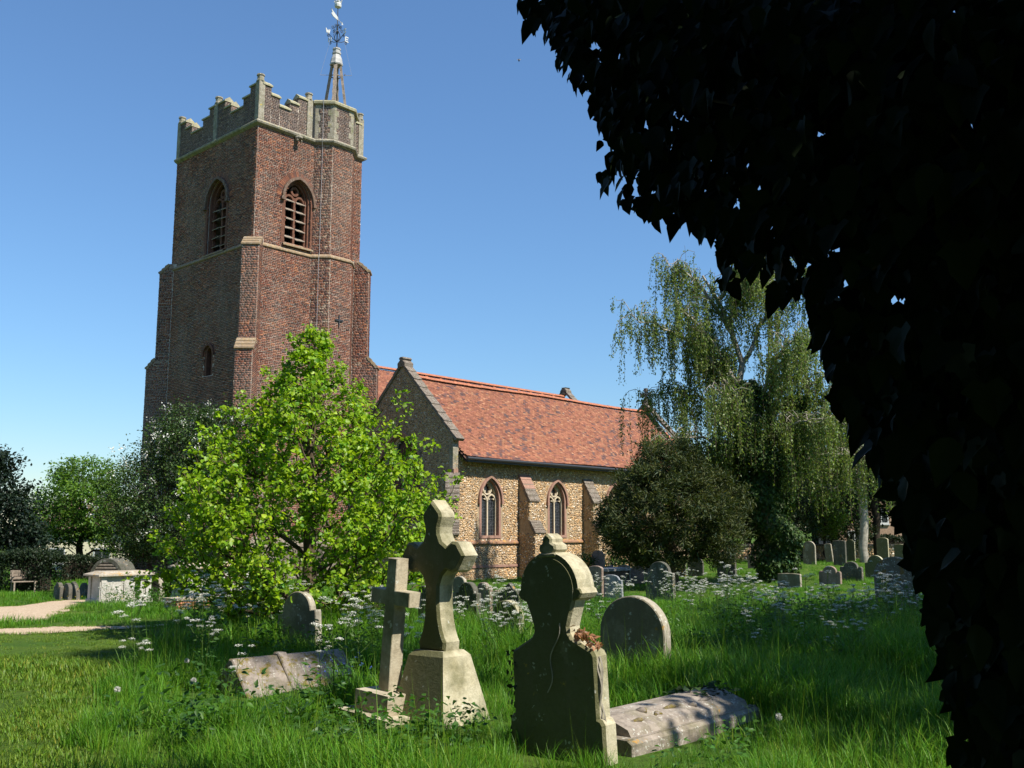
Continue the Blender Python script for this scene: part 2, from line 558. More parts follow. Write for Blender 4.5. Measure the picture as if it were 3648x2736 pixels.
# ------------------------------------------------------------------ church
CH_A = math.radians(47.8)
c0 = at(920, 440, 40.0)
church = empty('church', (c0[0], c0[1], 0), CH_A)
tag(church, 'brick and flint parish church with battlemented west tower and red tiled roof', 'church')
EV = np.array([math.cos(CH_A), math.sin(CH_A)]); NV = np.array([-math.sin(CH_A), math.cos(CH_A)])
SQ = 2 ** -.5

def brick_cols(n, pal, rng):
    pal = np.array(pal); w = rng.integers(0, len(pal), n)
    return np.clip(pal[w] * rng.uniform(.78, 1.24, (n, 1)), 0, 1)
PAL_TOWER = [(.195, .070, .041), (.18, .064, .039), (.15, .057, .038), (.21, .079, .047), (.11, .048, .035), (.235, .095, .054), (.165, .066, .044), (.08, .043, .035), (.30, .12, .06), (.17, .083, .057)]
PAL_PARA = [(.145, .10, .085), (.125, .088, .075), (.16, .11, .09), (.11, .08, .072), (.19, .12, .09), (.14, .10, .088)]
PAL_OLD = [(.17, .065, .04), (.13, .055, .038), (.20, .10, .06), (.10, .045, .035), (.28, .19, .13), (.22, .085, .045)]

def bricks(fr, x0, x1, z0, z1, skip=None, pal=PAL_TOWER, seed=1, ch=.074, xf=None):
    """English-bond bricks on a wall frame, joints recessed: arrays V, F, C"""
    rng = np.random.default_rng(seed)
    X0, X1, Z0 = [], [], []
    k = 0; z = z0
    while z < z1 - .02:
        a, e = (x0, x1) if xf is None else xf(z)
        L = .228 if k % 2 == 0 else .114
        x = a - rng.uniform(0, L)
        m = int((e - x) / L) + 2
        ed = x + L * np.arange(m) + rng.normal(0, .006, m)
        l = np.clip(ed[:-1], a, e); r = np.clip(ed[1:], a, e)
        ok = r - l > .03
        X0.append(l[ok]); X1.append(r[ok]); Z0.append(np.full(ok.sum(), z) + rng.normal(0, .003, ok.sum()))
        z += ch; k += 1
    if not X0: return np.zeros((0, 3)), np.zeros((0, 4), int), np.zeros((0, 3))
    X0 = np.concatenate(X0); X1 = np.concatenate(X1); Z0 = np.concatenate(Z0)
    Z1 = np.minimum(Z0 + ch, z1 + .01)
    if skip is not None:
        ok = ~skip((X0 + X1) / 2, (Z0 + Z1) / 2)
        X0, X1, Z0, Z1 = X0[ok], X1[ok], Z0[ok], Z1[ok]
    n = len(X0)
    j = .0085
    d = .012 + rng.uniform(-.004, .006, n) + (rng.random(n) < .03) * rng.uniform(-.012, .01, n)
    d = np.maximum(d, .003)
    q = lambda x, zz, dd: fr.PA(x, zz, dd)
    zero = np.full(n, -.01)
    V = np.stack([q(X0 + j, Z0 + j, d), q(X1 - j, Z0 + j, d), q(X1 - j, Z1 - j, d), q(X0 + j, Z1 - j, d),
                  q(X0 + j, Z0 + j, zero), q(X1 - j, Z0 + j, zero), q(X1 - j, Z1 - j, zero), q(X0 + j, Z1 - j, zero)], 1).reshape(-1, 3)
    b = (np.arange(n) * 8)[:, None, None]
    T = np.array([[0, 1, 2, 3], [4, 5, 1, 0], [5, 6, 2, 1], [6, 7, 3, 2], [7, 4, 0, 3]])[None]
    F = (b + T).reshape(-1, 4)
    C = np.repeat(brick_cols(n, pal, rng), 5, 0)
    return V, F, C

class Acc:
    def __init__(s): s.V = []; s.F = []; s.C = []; s.n = 0
    def add(s, VFC):
        V, F, C = VFC
        s.V.append(V); s.F.append(F + s.n); s.C.append(C); s.n += len(V)
    def build(s, name, mat, parent, kind='stuff'):
        o = bulk(name, np.concatenate(s.V), np.concatenate(s.F), np.concatenate(s.C), mat, parent)
        o['kind'] = kind
        return o

def arch(c, half, z0, zs, r, n=9, top=True):
    """closed outline of a pointed (r > half) or round opening"""
    P = [(c - half, z0)]
    h = math.acos(max(-1, min(1, (r - half) / r)))
    for i in range(n):
        a = PI - h * i / (n - 1)
        P.append((c - half + r + r * math.cos(a), zs + r * math.sin(a)))
    for i in range(1, n):
        a = h - h * i / (n - 1)
        P.append((c + half - r + r * math.cos(a), zs + r * math.sin(a)))
    P.append((c + half, z0))
    return P
def archline(c, half, zs, r, n=9):
    return arch(c, half, zs, zs, r, n)[1:-1]
def inpoly(px, pz, poly):
    ins = np.zeros(len(px), bool)
    m = len(poly)
    for i in range(m):
        x1, y1 = poly[i]; x2, y2 = poly[(i + 1) % m]
        c = ((y1 > pz) != (y2 > pz)) & (px < (x2 - x1) * (pz - y1) / (y2 - y1 + 1e-12) + x1)
        ins ^= c
    return ins

# --- tower
TW = empty('tower', (0, 0, 0)); TW.parent = church
ZG, ZS, ZP = -0.7, 13.75, 19.1
UP = [(0, 6.9), (0, 0), (2.98, 0), (3.58, -.6), (4.70, -.6), (5.30, 0), (5.75, 0), (5.75, 6.9)]
def offpath(P, d):
    mb = MB().sweeph(P, [(d, 0)], False)
    return [(v[0], v[1]) for v in mb.v]
LOW = offpath(UP, .09)
def seg(P, i):
    p, q = np.array(P[i]), np.array(P[i + 1]); L = np.linalg.norm(q - p); a = (q - p) / L
    return Fr((p[0], p[1], 0), (a[0], a[1], 0), (a[1], -a[0], 0)), L
core = MB(); acc = Acc()
frW, LW = seg(UP, 0); frS, LS = seg(UP, 1)
frW2, LW2 = seg(LOW, 0); frS2, LS2 = seg(LOW, 1)
belW = arch(6.9 - 3.05, .80, 13.95, 16.3, 1.08); belS = arch(2.20, .70, 14.12, 16.25, .95)
lanW = arch(LW2 - 3.12, .36, 8.3, 9.3, .42)
core.holed([(0, ZS), (LW, ZS), (LW, ZP), (0, ZP)], [belW], frW, 0, .9)
core.holed([(0, ZS), (LS, ZS), (LS, ZP), (0, ZP)], [belS], frS, 0, .9)
core.holed([(0, ZG), (LW2, ZG), (LW2, ZS), (0, ZS)], [lanW], frW2, 0, .6)
core.add([frS2.P(0, ZG), frS2.P(LS2, ZG), frS2.P(LS2, ZS), frS2.P(0, ZS)], [(0, 1, 2, 3)])
core.sweeph(UP[2:], [(0, ZS), (0, ZP)]); core.sweeph(LOW[2:], [(0, ZG), (0, ZS)])
core.sweeph([UP[-1], UP[0]], [(0, ZS), (0, ZP)]); core.sweeph([LOW[-1], LOW[0]], [(0, ZG), (0, ZS)])
core.sweeph(UP, [(.09, ZS), (-.3, ZS + .01)])
for i, (P, z0, z1) in enumerate([(UP, ZS, ZP), (LOW, ZG, ZS)]):
    for k in range(6):
        fr, L = seg(P, k)
        sk = None
        if i == 0 and k == 0: sk = lambda x, z: inpoly(x, z, belW)
        if i == 0 and k == 1: sk = lambda x, z: inpoly(x, z, belS)
        if i == 1 and k == 0: sk = lambda x, z: inpoly(x, z, lanW)
        lo = z0 if i == 0 else max(z0, -.6)
        acc.add(bricks(fr, 0, L, lo, z1, sk, PAL_TOWER if k not in (2,) else PAL_OLD, 10 + i * 10 + k))
core.build('tower_core', M['mortar'], TW)

# plinth with a slated slope at the foot
pl = MB(); pl.sweeph(offpath(LOW, .0), [(.0, 1.35), (.34, .95), (.34, .9), (.30, .88), (.30, ZG)]); pl.build('plinth', M['slate'], TW)
fr0, L0 = seg(offpath(LOW, .30), 0); acc.add(bricks(fr0, 0, L0, -.6, .88, None, PAL_OLD, 77))

# diagonal buttresses
def buttress(corner, dd, half, prof, acc, seed, top_mat, core_mat, parent, faces_fn, courses=3):
    """prof: (distance, z) from the foot up; sloping runs become weathering stones"""
    dd = np.array(dd) / np.linalg.norm(dd); a = np.array([-dd[1], dd[0]])
    fr = Fr((corner[0], corner[1], 0), (dd[0], dd[1], 0), (a[0], a[1], 0))
    poly = [(-.45, prof[0][1])] + prof + [(-.45, prof[-1][1])]
    g = MB(); g.prism(poly, fr, -half, half); g.build('buttress', core_mat, parent)
    for i in range(len(prof) - 1):
        (d0, z0), (d1, z1) = prof[i], prof[i + 1]
        if abs(d0 - d1) < .02:
            f2 = Fr((corner[0] + dd[0] * d0, corner[1] + dd[1] * d0, 0), (-a[0], -a[1], 0), (dd[0], dd[1], 0))
            acc.add(faces_fn(f2, -half, half, z0, z1, seed + i))
            for s_ in (-1, 1):
                o = np.array(corner) + a * half * s_
                f3 = Fr((o[0], o[1], 0), (dd[0], dd[1], 0), (a[0] * s_, a[1] * s_, 0))
                acc.add(faces_fn(f3, -.2, d0, z0, z1, seed + 7 + i + s_))
        else:
            if core_mat is M['mortar']:
                for s_ in (-1, 1):
                    o = np.array(corner) + a * half * s_; f3 = Fr((o[0], o[1], 0), (dd[0], dd[1], 0), (a[0] * s_, a[1] * s_, 0))
                    acc.add(bricks(f3, -.2, d0, z0, z1, None, PAL_OLD, seed + 20 + i, xf=lambda z: (-.2, d0 + (d1 - d0) * (z + .06 - z0) / (z1 - z0) - .02)))
            for c in range(courses):
                t0, t1 = c / courses, (c + 1) / courses
                A = np.array((d0 + .04 + (d1 - d0) * t0, z0 + (z1 - z0) * t0)); B = np.array((d0 + .04 + (d1 - d0) * t1, z0 + (z1 - z0) * t1))
                w = MB(); w.prism([(A[0] + .025, A[1] - .02), (A[0] + .025, A[1] + .045), (B[0], B[1] + .01), (B[0] - .08, B[1] - .05), (A[0] - .12, A[1] - .05)], fr, -half - .035, half + .035, .006)
                w.build('weathering_stone', top_mat, parent)
bf = lambda f, x0, x1, z0, z1, s: bricks(f, x0, x1, z0, z1, None, PAL_OLD if s % 2 else PAL_TOWER, s)
for (cn, dd, sd) in (((0, 0), (-1, -1), 100), ((0, 6.9), (-1, 1), 130), ((5.75, 0), (1, -1), 160)):
    lp = (.95 if sd != 130 else .80)
    up = (.50 if sd != 130 else .42)
    buttress(cn, dd, .36, [(lp + .3, ZG), (lp + .3, .9), (lp, 1.3), (lp, 9.0), (up, 9.5), (up, 13.55), (-.02, 14.0)], acc, sd, M['weathering'], M['mortar'], TW, bf)
acc.build('bricks', M['brick'], TW)

# string courses
s1 = MB(); s1.sweeph(UP, [(.0, ZP - .06), (.15, ZP + .02), (.18, ZP + .09), (.16, ZP + .13), (.0, ZP + .24)]); s1.build('string_course', M['limestone'], TW)
s2 = MB(); s2.sweeph(UP, [(.09, ZS - .10), (.15, ZS - .06), (.15, ZS), (.0, ZS + .13)]); s2.build('string_course', M['weathering'], TW)

# belfry windows: brick orders, hood, tracery, louvre boards
def belfry(fr, c, half, z0, zs, r, seed):
    w = MB()
    p = [(c - half, z0)] + archline(c, half, zs, r) + [(c + half, z0)]; w.sweep(p, fr, -.012, .14, -.06, .021)
    for k, (ins, d) in enumerate(((0.0, -.10), (.09, -.22))):
        hh = half - ins
        p = [(c - hh, z0)] + archline(c, hh, zs, r - ins) + [(c + hh, z0)]
        w.sweep(p, fr, 0, -.10, d, d - .14, col=(.9, .9, .9))
    win = w.build('belfry_window', M['brickplain'], TW)
    h = MB(); hp = archline(c, half + .14, zs - .1, r + .14, 12)
    h.sweep(hp, fr, -.07, .05, .0, .12); 
    for sg in (-1, 1): h.fbox(fr, c + sg * (half + .15) - .09, c + sg * (half + .15) + .09, zs - .24, zs - .10, 0, .15)
    h.build('hood_mould', M['hoodbrick'], win)
    # rubbed brick voussoirs over the hood
    vs = MB(); L = archline(c, half + .22, zs - .1, r + .22, 26); rr = np.random.default_rng(seed)
    for i in range(len(L) - 1):
        if np.linalg.norm(np.array(L[i + 1]) - np.array(L[i])) < .01: continue
        col = tuple(np.array(PAL_TOWER[rr.integers(0, 9)]) * rr.uniform(.8, 1.25))
        a_, b_ = np.array(L[i]), np.array(L[i + 1]); vs.sweep([a_ + (b_ - a_) * .08, a_ + (b_ - a_) * .92], fr, .0, .21, .0, .022, col=col)
    vs.build('voussoirs', M['brick'], win, kind='stuff')
    i2 = half - .18
    t_ = MB()
    t_.fbox(fr, c - .06, c + .06, z0, zs + .1, -.42, -.26)
    for sg in (-1, 1):
        cc = c + sg * (i2 / 2 + .02)
        t_.sweep(archline(cc, i2 / 2 - .05, zs - .05, i2 / 2 - .05, 9), fr, -.03, .06, -.42, -.27)
    cz = zs + .40
    t_.sweep([(c + .17 * math.cos(a), cz + .17 * math.sin(a)) for a in np.linspace(0, 2 * PI, 16, endpoint=False)], fr, -.05, .05, -.42, -.27, closed=True)
    for a in np.linspace(0, 2 * PI, 8, endpoint=False):
        x, z = c + .12 * math.cos(a), cz + .12 * math.sin(a); t_.box(fr.P(x, z, -.34), (.03, .03, .03))
    t_.build('tracery', M['brickplain'], win)
    for sg in (-1, 1):
        for k in range(5):
            z = z0 + .32 + k * .42 + (sg > 0) * -.03
            x0, x1 = (c - i2 - .02, c - .05) if sg < 0 else (c + .05, c + i2 + .02)
            sl_ = MB(); j = rr.uniform(-.02, .02)
            V = [fr.P(x0, z - .02 + j, -.16), fr.P(x1, z - .02 - j, -.16), fr.P(x1, z + .01 - j, -.15), fr.P(x0, z + .01 + j, -.15),
                 fr.P(x0, z + .22, -.55), fr.P(x1, z + .22, -.55), fr.P(x1, z + .25, -.55), fr.P(x0, z + .25, -.55)]
            sl_.add(V, [(0, 1, 2, 3), (4, 7, 6, 5), (0, 4, 5, 1), (3, 2, 6, 7), (0, 3, 7, 4), (1, 5, 6, 2)])
            sl_.build('louvre_board', M['wood'], win)
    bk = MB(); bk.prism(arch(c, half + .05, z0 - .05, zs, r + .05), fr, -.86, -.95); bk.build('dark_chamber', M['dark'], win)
    sl2 = MB(); sl2.add([fr.P(c - half - .1, z0 - .16, .15), fr.P(c + half + .1, z0 - .16, .15), fr.P(c + half + .1, z0 - .10, .15), fr.P(c - half - .1, z0 - .10, .15), fr.P(c - half, z0 + .12, -.3), fr.P(c + half, z0 + .12, -.3)],
        [(0, 1, 2, 3), (3, 2, 5, 4)]); sl2.build('sill', M['weathering'], win)
M['hoodbrick'] = m_stone('weathered_hood_brick', (.19, .125, .09), (.12, .075, .055), .25, .05, .05, scale=2)
M['brickplain'] = m_plain('moulded_brick', (.14, .065, .042), .9, .2, .4, 12)
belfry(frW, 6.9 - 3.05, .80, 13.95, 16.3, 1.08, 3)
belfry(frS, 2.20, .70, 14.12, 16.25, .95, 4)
c_ = LW2 - 3.12
lw = MB(); lw.sweep([(c_ - .3, 8.3)] + archline(c_, .3, 9.3, .36) + [(c_ + .3, 8.3)], frW2, .06, -.10, -.02, -.3); lo_ = lw.build('lancet_window', M['brickplain'], TW)
h_ = MB(); h_.sweep(archline(c_, .44, 9.2, .5), frW2, -.05, .05, 0, .09); h_.build('hood_mould', M['brickplain'], lo_)
p_ = MB(); p_.prism(arch(c_, .37, 8.25, 9.3, .43), frW2, -.4, -.45); p_.build('pane', M['glass'], lo_)

# parapet
PT = .34
def parapet(fr, L, steps, seed, acc):
    """steps: (x0, x1, top)"""
    for (x0, x1, zt) in steps:
        b_ = MB(); b_.fbox(fr, x0, x1, ZP + .2, zt - .12, -PT, 0); b_.build('parapet', M['mortar'], TW)
        acc.add(bricks(fr, x0, x1, ZP + .2, zt - .12, None, PAL_PARA, seed + int(x0 * 10)))
        for xx, sg in ((x0, -1), (x1, 1)):
            f2 = Fr(fr.P(xx, 0, 0), -fr.out * 1.0 if sg > 0 else -fr.out, fr.a * sg)
            acc.add(bricks(f2, 0, PT, 20.2, zt - .12, None, PAL_PARA, seed + int(x1 * 10) + sg))
        cp = MB()
        prof = [(-PT - .07, -.12), (-PT - .07, -.05), (-PT / 2, .13), (.07, -.05), (.07, -.12)]
        V = [fr.P(x, zt + z, d) for x in (x0 - .035, x1 + .035) for d, z in prof]
        cp.add(V, [(0, 1, 2, 3, 4), (9, 8, 7, 6, 5)] + [(i, 5 + i, 5 + (i + 1) % 5, (i + 1) % 5) for i in range(5)])
        cp.build('coping_stone', M['coping'], TW)
def bay(x0, x1):
    L = x1 - x0; w = (L - .95) / 4 if L > 2.6 else (L - .55) / 4
    e = [x0, x0 + w, x0 + 2 * w, x1 - 2 * w, x1 - w, x1]
    return [(e[0], e[1], 21.1), (e[1], e[2], 20.72), (e[2], e[3], 20.33), (e[3], e[4], 20.72), (e[4], e[5], 21.1)]
accp = Acc()
parapet(frW, LW, bay(.16, 3.37) + bay(3.63, 6.72), 300, accp)
parapet(frS, LS, bay(.16, 2.50), 400, accp)
fE, LE = seg(UP, 6); parapet(fE, LE, [(0.1, 6.8, 20.5)], 500, accp)
fN = Fr((5.75, 6.9, 0), (-1, 0, 0), (0, 1, 0)); parapet(fN, 5.7, [(.1, 5.6, 20.5)], 520, accp)
fS3, LS3 = seg(UP, 5); parapet(fS3, LS3, [(.0, LS3 - .12, 20.95)], 540, accp)
# stair turret head
tp = [(2.84, .0), (2.98, 0), (3.58, -.6), (4.70, -.6), (5.30, 0), (5.30, 1.0), (2.84, 1.0)]
tb = MB(); tb.sweeph(UP[2:6], [(0, ZP + .2), (0, 21.0)]); tb.sweeph([(5.30, 0), (5.30, 1.0), (2.98, 1.0), (2.98, 0)], [(0, ZP + .2), (0, 21.0)])
tb.build('turret_head', M['mortar'], TW)
for k in (2, 3, 4):
    fr, L = seg(UP, k); accp.add(bricks(fr, .16, L - .16, ZP + .2, 21.0, None, PAL_PARA, 600 + k))
    z = ZP + .24; i = 0
    while z < 20.98:
        hgt = .28 if z + .28 < 21.0 else 21.0 - z
        for side in (0, 1):
            wd = .26 if (i + side + k) % 2 else .15
            q = MB(); x0, x1 = ((0.004, wd) if side == 0 else (L - wd, L - .004)); q.fbox(fr, x0, x1, z + .004, z + hgt - .004, -.05, .022); q.build('quoin_stone', M['limestone'], TW)
        z += hgt; i += 1
cap = MB(); tpath = [(2.98, 1.0)] + UP[2:6] + [(5.30, 1.0)]
cap.sweeph(tpath, [(0, 20.97), (.13, 21.0), (.15, 21.10), (.10, 21.16), (-.1, 21.26)], False)
cap.add([(p[0], p[1], 21.22) for p in tpath], [tuple(range(len(tpath)))]); cap.build('turret_cornice', M['coping'], TW)
accp.build('parapet_bricks', M['brick'], TW)
# pinnacles
def pinnacle(u, v, w=.145):
    p = MB(); p.box((u, v, (ZP + .2 + 21.12) / 2), (w, w, (21.12 - ZP - .2) / 2))
    p.lathe([(w * 1.25, 21.10), (w * 1.3, 21.14), (w * 1.05, 21.18), (w * 1.05, 21.34), (w * 1.28, 21.37), (w * 1.22, 21.43), (w * .5, 21.47)], (u, v, 0), 8)
    p.build('pinnacle', M['limestone'], TW)
for u, v in ((.10, .10), (.10, 3.5), (.10, 6.8), (2.66, .10), (5.64, .10), (5.64, 6.8)): pinnacle(u, v)
# gargoyle, tie plate, conductor
g = MB()
for (c, r) in (((1.98, -.12, 19.02), (.13, .16, .11)), ((1.98, -.30, 18.98), (.11, .12, .10)), ((2.08, -.24, 18.86), (.04, .08, .07)), ((1.88, -.24, 18.86), (.04, .08, .07)), ((1.98, -.42, 18.94), (.06, .05, .045))):
    n = 8
    V = [(c[0] + r[0] * math.sin(PI * (j + .5) / 6) * math.cos(2 * PI * k / n), c[1] + r[1] * math.sin(PI * (j + .5) / 6) * math.sin(2 * PI * k / n), c[2] + r[2] * math.cos(PI * (j + .5) / 6)) for j in range(6) for k in range(n)]
    F = [(j * n + k, j * n + (k + 1) % n, (j + 1) * n + (k + 1) % n, (j + 1) * n + k) for j in range(5) for k in range(n)] + [tuple(range(n)), tuple(range(5 * n, 6 * n))[::-1]]
    g.add(V, F)
g.build('gargoyle', M['limestone'], TW, True)
fT, LT = seg(LOW, 3)
tpm = MB(); tpm.fbox(fT, .52, .57, 10.6, 11.15, .02, .06); tpm.fbox(fT, .33, .76, 10.88, 10.94, .021, .061); tpm.build('tie_plate', M['iron'], TW)
fc, Lc = seg(UP, 2)
lc = MB(); lc.tube([fc.P(.38, 21.2, .17), fc.P(.38, ZP + .3, .05), fc.P(.38, ZP + .1, .22), fc.P(.38, ZP - .2, .05), fc.P(.38, ZS + .2, .05), fc.P(.38, ZS - .1, .18), fc.P(.38, 6.0, .14)], .010, 5); lc.build('lightning_conductor', M['wire'], TW)

# --- spirelet and weather vane
SX, SY = 4.12, .05
sp = empty('spirelet', (SX, SY, 0)); sp.parent = church
for k in range(4):
    a = math.radians(225 + 90 * k); dx, dy = math.cos(a), math.sin(a); tx, ty = -dy, dx
    leg = MB(); V = []; nn = 11
    for i in range(nn):
        t_ = i / (nn - 1); z = 21.15 + 2.35 * t_; r0 = .50 - .32 * t_; w = .085 - .02 * t_ + (.018 if i % 2 else -.006)
        for (ro, wo_) in ((r0 + .05, -w), (r0 + .05, w), (r0 - .06, w), (r0 - .06, -w)):
            V.append((dx * ro + tx * wo_, dy * ro + ty * wo_, z))
    F = [(i * 4 + j, i * 4 + (j + 1) % 4, (i + 1) * 4 + (j + 1) % 4, (i + 1) * 4 + j) for i in range(nn - 1) for j in range(4)] + [(3, 2, 1, 0), tuple(range(nn * 4 - 4, nn * 4))]
    leg.add(V, F); leg.build('timber_leg', M['wood'], sp)
br = MB(); br.tube([(.26, -.33, 22.9), (.33, -.26, 22.86)], .02, 5)
for k in range(4):
    a0 = math.radians(225 + 90 * k); a1 = a0 + PI / 2; r = .29
    br.tube([(r * math.cos(a0), r * math.sin(a0), 22.78), (r * math.cos(a1), r * math.sin(a1), 22.78)], .025, 5)
br.build('brace', M['wood'], sp)
lcp = MB(); lcp.lathe([(.30, 23.32), (.32, 23.38), (.29, 23.44), (.27, 23.62), (.20, 23.82), (.17, 23.86), (.21, 23.90), (.21, 23.98), (.17, 24.0), (.17, 24.08), (.20, 24.12), (.19, 24.18), (.06, 24.22)], (0, 0, 0), 8); lcp.build('lead_cap', M['lead'], sp)
rd = MB(); rd.tube([(-.52, .52, 22.85), (.52, -.52, 22.85)], .012, 5); rd.tube([(-.52, .52, 22.85), (-.22, .22, 24.6)], .006, 4); rd.tube([(.52, -.52, 22.85), (.24, -.24, 24.6)], .006, 4); rd.build('stay_wire', M['wire'], sp)
vn = empty('weather_vane', (SX, SY, 0)); vn.parent = church
pole = MB(); pole.tube([(0, 0, 24.15), (0, 0, 24.6), (0, 0, 26.3)], [.035, .028, .018], 6); pole.build('pole', M['iron'], vn)
def spiral(cx_, cz_, r0, turns, start, sgn, d):
    return [np.array((d[0] * (cx_ + r0 * (1 - .75 * t) * math.cos(start + sgn * turns * 2 * PI * t)), d[1] * (cx_ + r0 * (1 - .75 * t) * math.cos(start + sgn * turns * 2 * PI * t)), cz_ + r0 * (1 - .75 * t) * math.sin(start + sgn * turns * 2 * PI * t))) for t in np.linspace(0, 1, 16)]
arms = MB()
for d in ((1, 0), (-1, 0), (0, 1), (0, -1)):
    P = [np.array((d[0] * x, d[1] * x, z)) for x, z in ((.02, 24.56), (.12, 24.56), (.28, 24.62), (.42, 24.72), (.52, 24.74))]
    arms.tube(P, .016, 5); arms.tube(spiral(.50, 24.66, .085, 1.3, PI / 2, -1, d), .014, 5)
    arms.tube([np.array((d[0] * x, d[1] * x, z)) for x, z in ((.04, 24.55), (.16, 24.66), (.20, 24.85), (.10, 25.02), (.04, 25.08))], .014, 5)
    arms.tube(spiral(.25, 25.16, .10, 1.3, PI, -1, d), .014, 5); arms.tube(spiral(.10, 25.34, .07, 1.1, PI, -1, d), .012, 5)
arms.lathe([(.03, 24.9), (.06, 25.0), (.03, 25.1), (.05, 25.2), (.02, 25.3)], (0, 0, 0), 8)
arms.build('scroll_arms', M['iron'], vn)
STROKES = {'W': [((0, 1), (.25, 0)), ((.25, 0), (.5, .8)), ((.5, .8), (.75, 0)), ((.75, 0), (1, 1))],
           'E': [((0, 0), (0, 1)), ((0, 1), (.8, 1)), ((0, .5), (.7, .5)), ((0, 0), (.8, 0))],
           'N': [((0, 0), (0, 1)), ((0, 1), (.8, 0)), ((.8, 0), (.8, 1))],
           'S': [((.8, .9), (.4, 1)), ((.4, 1), (.05, .78)), ((.05, .78), (.75, .3)), ((.75, .3), (.4, 0)), ((.4, 0), (0, .1))]}
for ltr, o, a in (('W', (-.66, -.01), (1, 0)), ('E', (.48, -.01), (1, 0)), ('N', (0, .66), (0, -1)), ('S', (0, -.48), (0, -1))):
    f = Fr((o[0], o[1], 24.76), (a[0], a[1], 0), (-a[1], -a[0], 0) if a[0] == 0 else (0, -1, 0)); q = MB()
    for p0, p1 in STROKES[ltr]:
        q.sweep([np.array(p0) * .22, np.array(p1) * .22], f, -.024, .024, -.012, .012)
    q.build('letter', M['gilt'], vn)
# banner: swallow-tailed plate pointing at the camera side
bd = np.array((-.25, -.97)); bl = np.array((bd @ EV, bd @ NV))
f = Fr((0, 0, 25.72), (bl[0], bl[1], 0), (bl[1], -bl[0], 0)); q = MB()
q.prism([(-.05, -.08), (.5, -.15), (.68, -.10), (.58, .02), (.72, .13), (.48, .11), (-.05, .07)], f, -.012, .012); q.build('banner', M['gilt'], vn)
q = MB(); q.tube([f.P(-.1, 0), f.P(-.5, 0)], .014, 5); q.prism([(-.62, 0), (-.46, .08), (-.49, 0), (-.46, -.08)], f, -.012, .012); q.build('pointer', M['gilt'], vn)
q = MB(); q.lathe([(.03, 26.25), (.15, 26.3), (.17, 26.42), (.14, 26.5), (.16, 26.53), (.10, 26.6), (.04, 26.66), (.07, 26.74), (.02, 26.82)], (0, 0, 0), 10)
for k in range(6):
    a = 2 * PI * k / 6; q.tube([(.13 * math.cos(a), .13 * math.sin(a), 26.5), (.2 * math.cos(a), .2 * math.sin(a), 26.62), (.13 * math.cos(a), .13 * math.sin(a), 26.68)], .02, 4)
q.build('finial', M['gilt'], vn)

# --- aisle
FLINT0 = [(.50, .36, .19), (.42, .29, .15), (.56, .43, .25), (.36, .23, .11), (.47, .37, .23), (.60, .52, .40), (.64, .62, .56), (.30, .20, .11), (.52, .33, .14), (.44, .34, .22), (.20, .15, .11)]
FLINT = [(.40, .265, .13), (.35, .225, .105), (.44, .31, .165), (.30, .19, .09), (.39, .28, .16), (.46, .36, .24), (.54, .49, .41), (.25, .16, .085), (.43, .26, .11), (.36, .26, .15), (.18, .13, .09)]
def flints(fr, x0, x1, z0, z1, skip=None, seed=1, sx=.10, sz=.075, pal=FLINT):
    rng = np.random.default_rng(seed)
    nxx = max(1, int((x1 - x0) / sx)); nz = max(1, int((z1 - z0) / sz))
    X, Z = np.meshgrid(np.arange(nxx) + .5, np.arange(nz) + .5)
    X = x0 + (X + (np.arange(nz)[:, None] % 2) * .5 - .25) * (x1 - x0) / nxx; Z = z0 + Z * (z1 - z0) / nz
    X = X.ravel() + rng.uniform(-.3, .3, X.size) * sx; Z = Z.ravel() + rng.uniform(-.3, .3, Z.size) * sz
    ok = (X > x0 + .03) & (X < x1 - .03) & (Z > z0 + .03) & (Z < z1 - .03)
    if skip is not None: ok &= ~skip(X, Z)
    X, Z = X[ok], Z[ok]; n = len(X); K = 7
    r = rng.uniform(.75, 1.25, n)[:, None] * rng.uniform(.72, 1.1, (n, K))
    th = (np.arange(K) / K * 2 * PI)[None] + rng.uniform(-.25, .25, (n, K)) + rng.uniform(0, 1, (n, 1))
    px = np.cos(th) * r * sx * .52; pz = np.sin(th) * r * sz * .52
    rot = rng.normal(0, .5, (n, 1)); px, pz = px * np.cos(rot) - pz * np.sin(rot), px * np.sin(rot) + pz * np.cos(rot)
    h = rng.uniform(.012, .035, (n, 1)); tx = rng.normal(0, .16, (n, 1)); tz = rng.normal(0, .16, (n, 1))
    O = fr.PA(X[:, None] + px, Z[:, None] + pz, np.full((n, K), -.008))
    I = fr.PA(X[:, None] + px * .68, Z[:, None] + pz * .68, h + px * tx + pz * tz + rng.normal(0, .003, (n, K)))
    c = fr.PA(X[:, None], Z[:, None], h * 1.12)
    V = np.concatenate([O, I, c], 1).reshape(-1, 3)
    b_ = (np.arange(n) * (2 * K + 1))[:, None, None]; T = []
    for k in range(K):
        k2 = (k + 1) % K; T += [[k, k2, K + k2], [k, K + k2, K + k], [K + k, K + k2, 2 * K]]
    F = (b_ + np.array(T)[None]).reshape(-1, 3)
    pal = np.array(pal) * np.array((1.32, 1.25, 1.2)); C = pal[rng.integers(0, len(pal), n)] * rng.uniform(.75, 1.2, (n, 1))
    return V, F, np.repeat(np.clip(C, 0, 1), 3 * K, 0)
AU0, AU1, AV, RV, RZ = 5.9, 24.9, -6.25, -2.95, 8.42
AI = empty('aisle', (0, 0, 0)); AI.parent = church
fA = Fr((0, AV, 0), (1, 0, 0), (0, -1, 0))
fG = Fr((AU0, 0, 0), (0, -1, 0), (-1, 0, 0))          # x = -v
WINS = [8.15, 12.64, 17.1, 21.5]
wall = MB(); holes = [arch(c, .60, 1.33, 2.95, 1.02) for c in WINS]
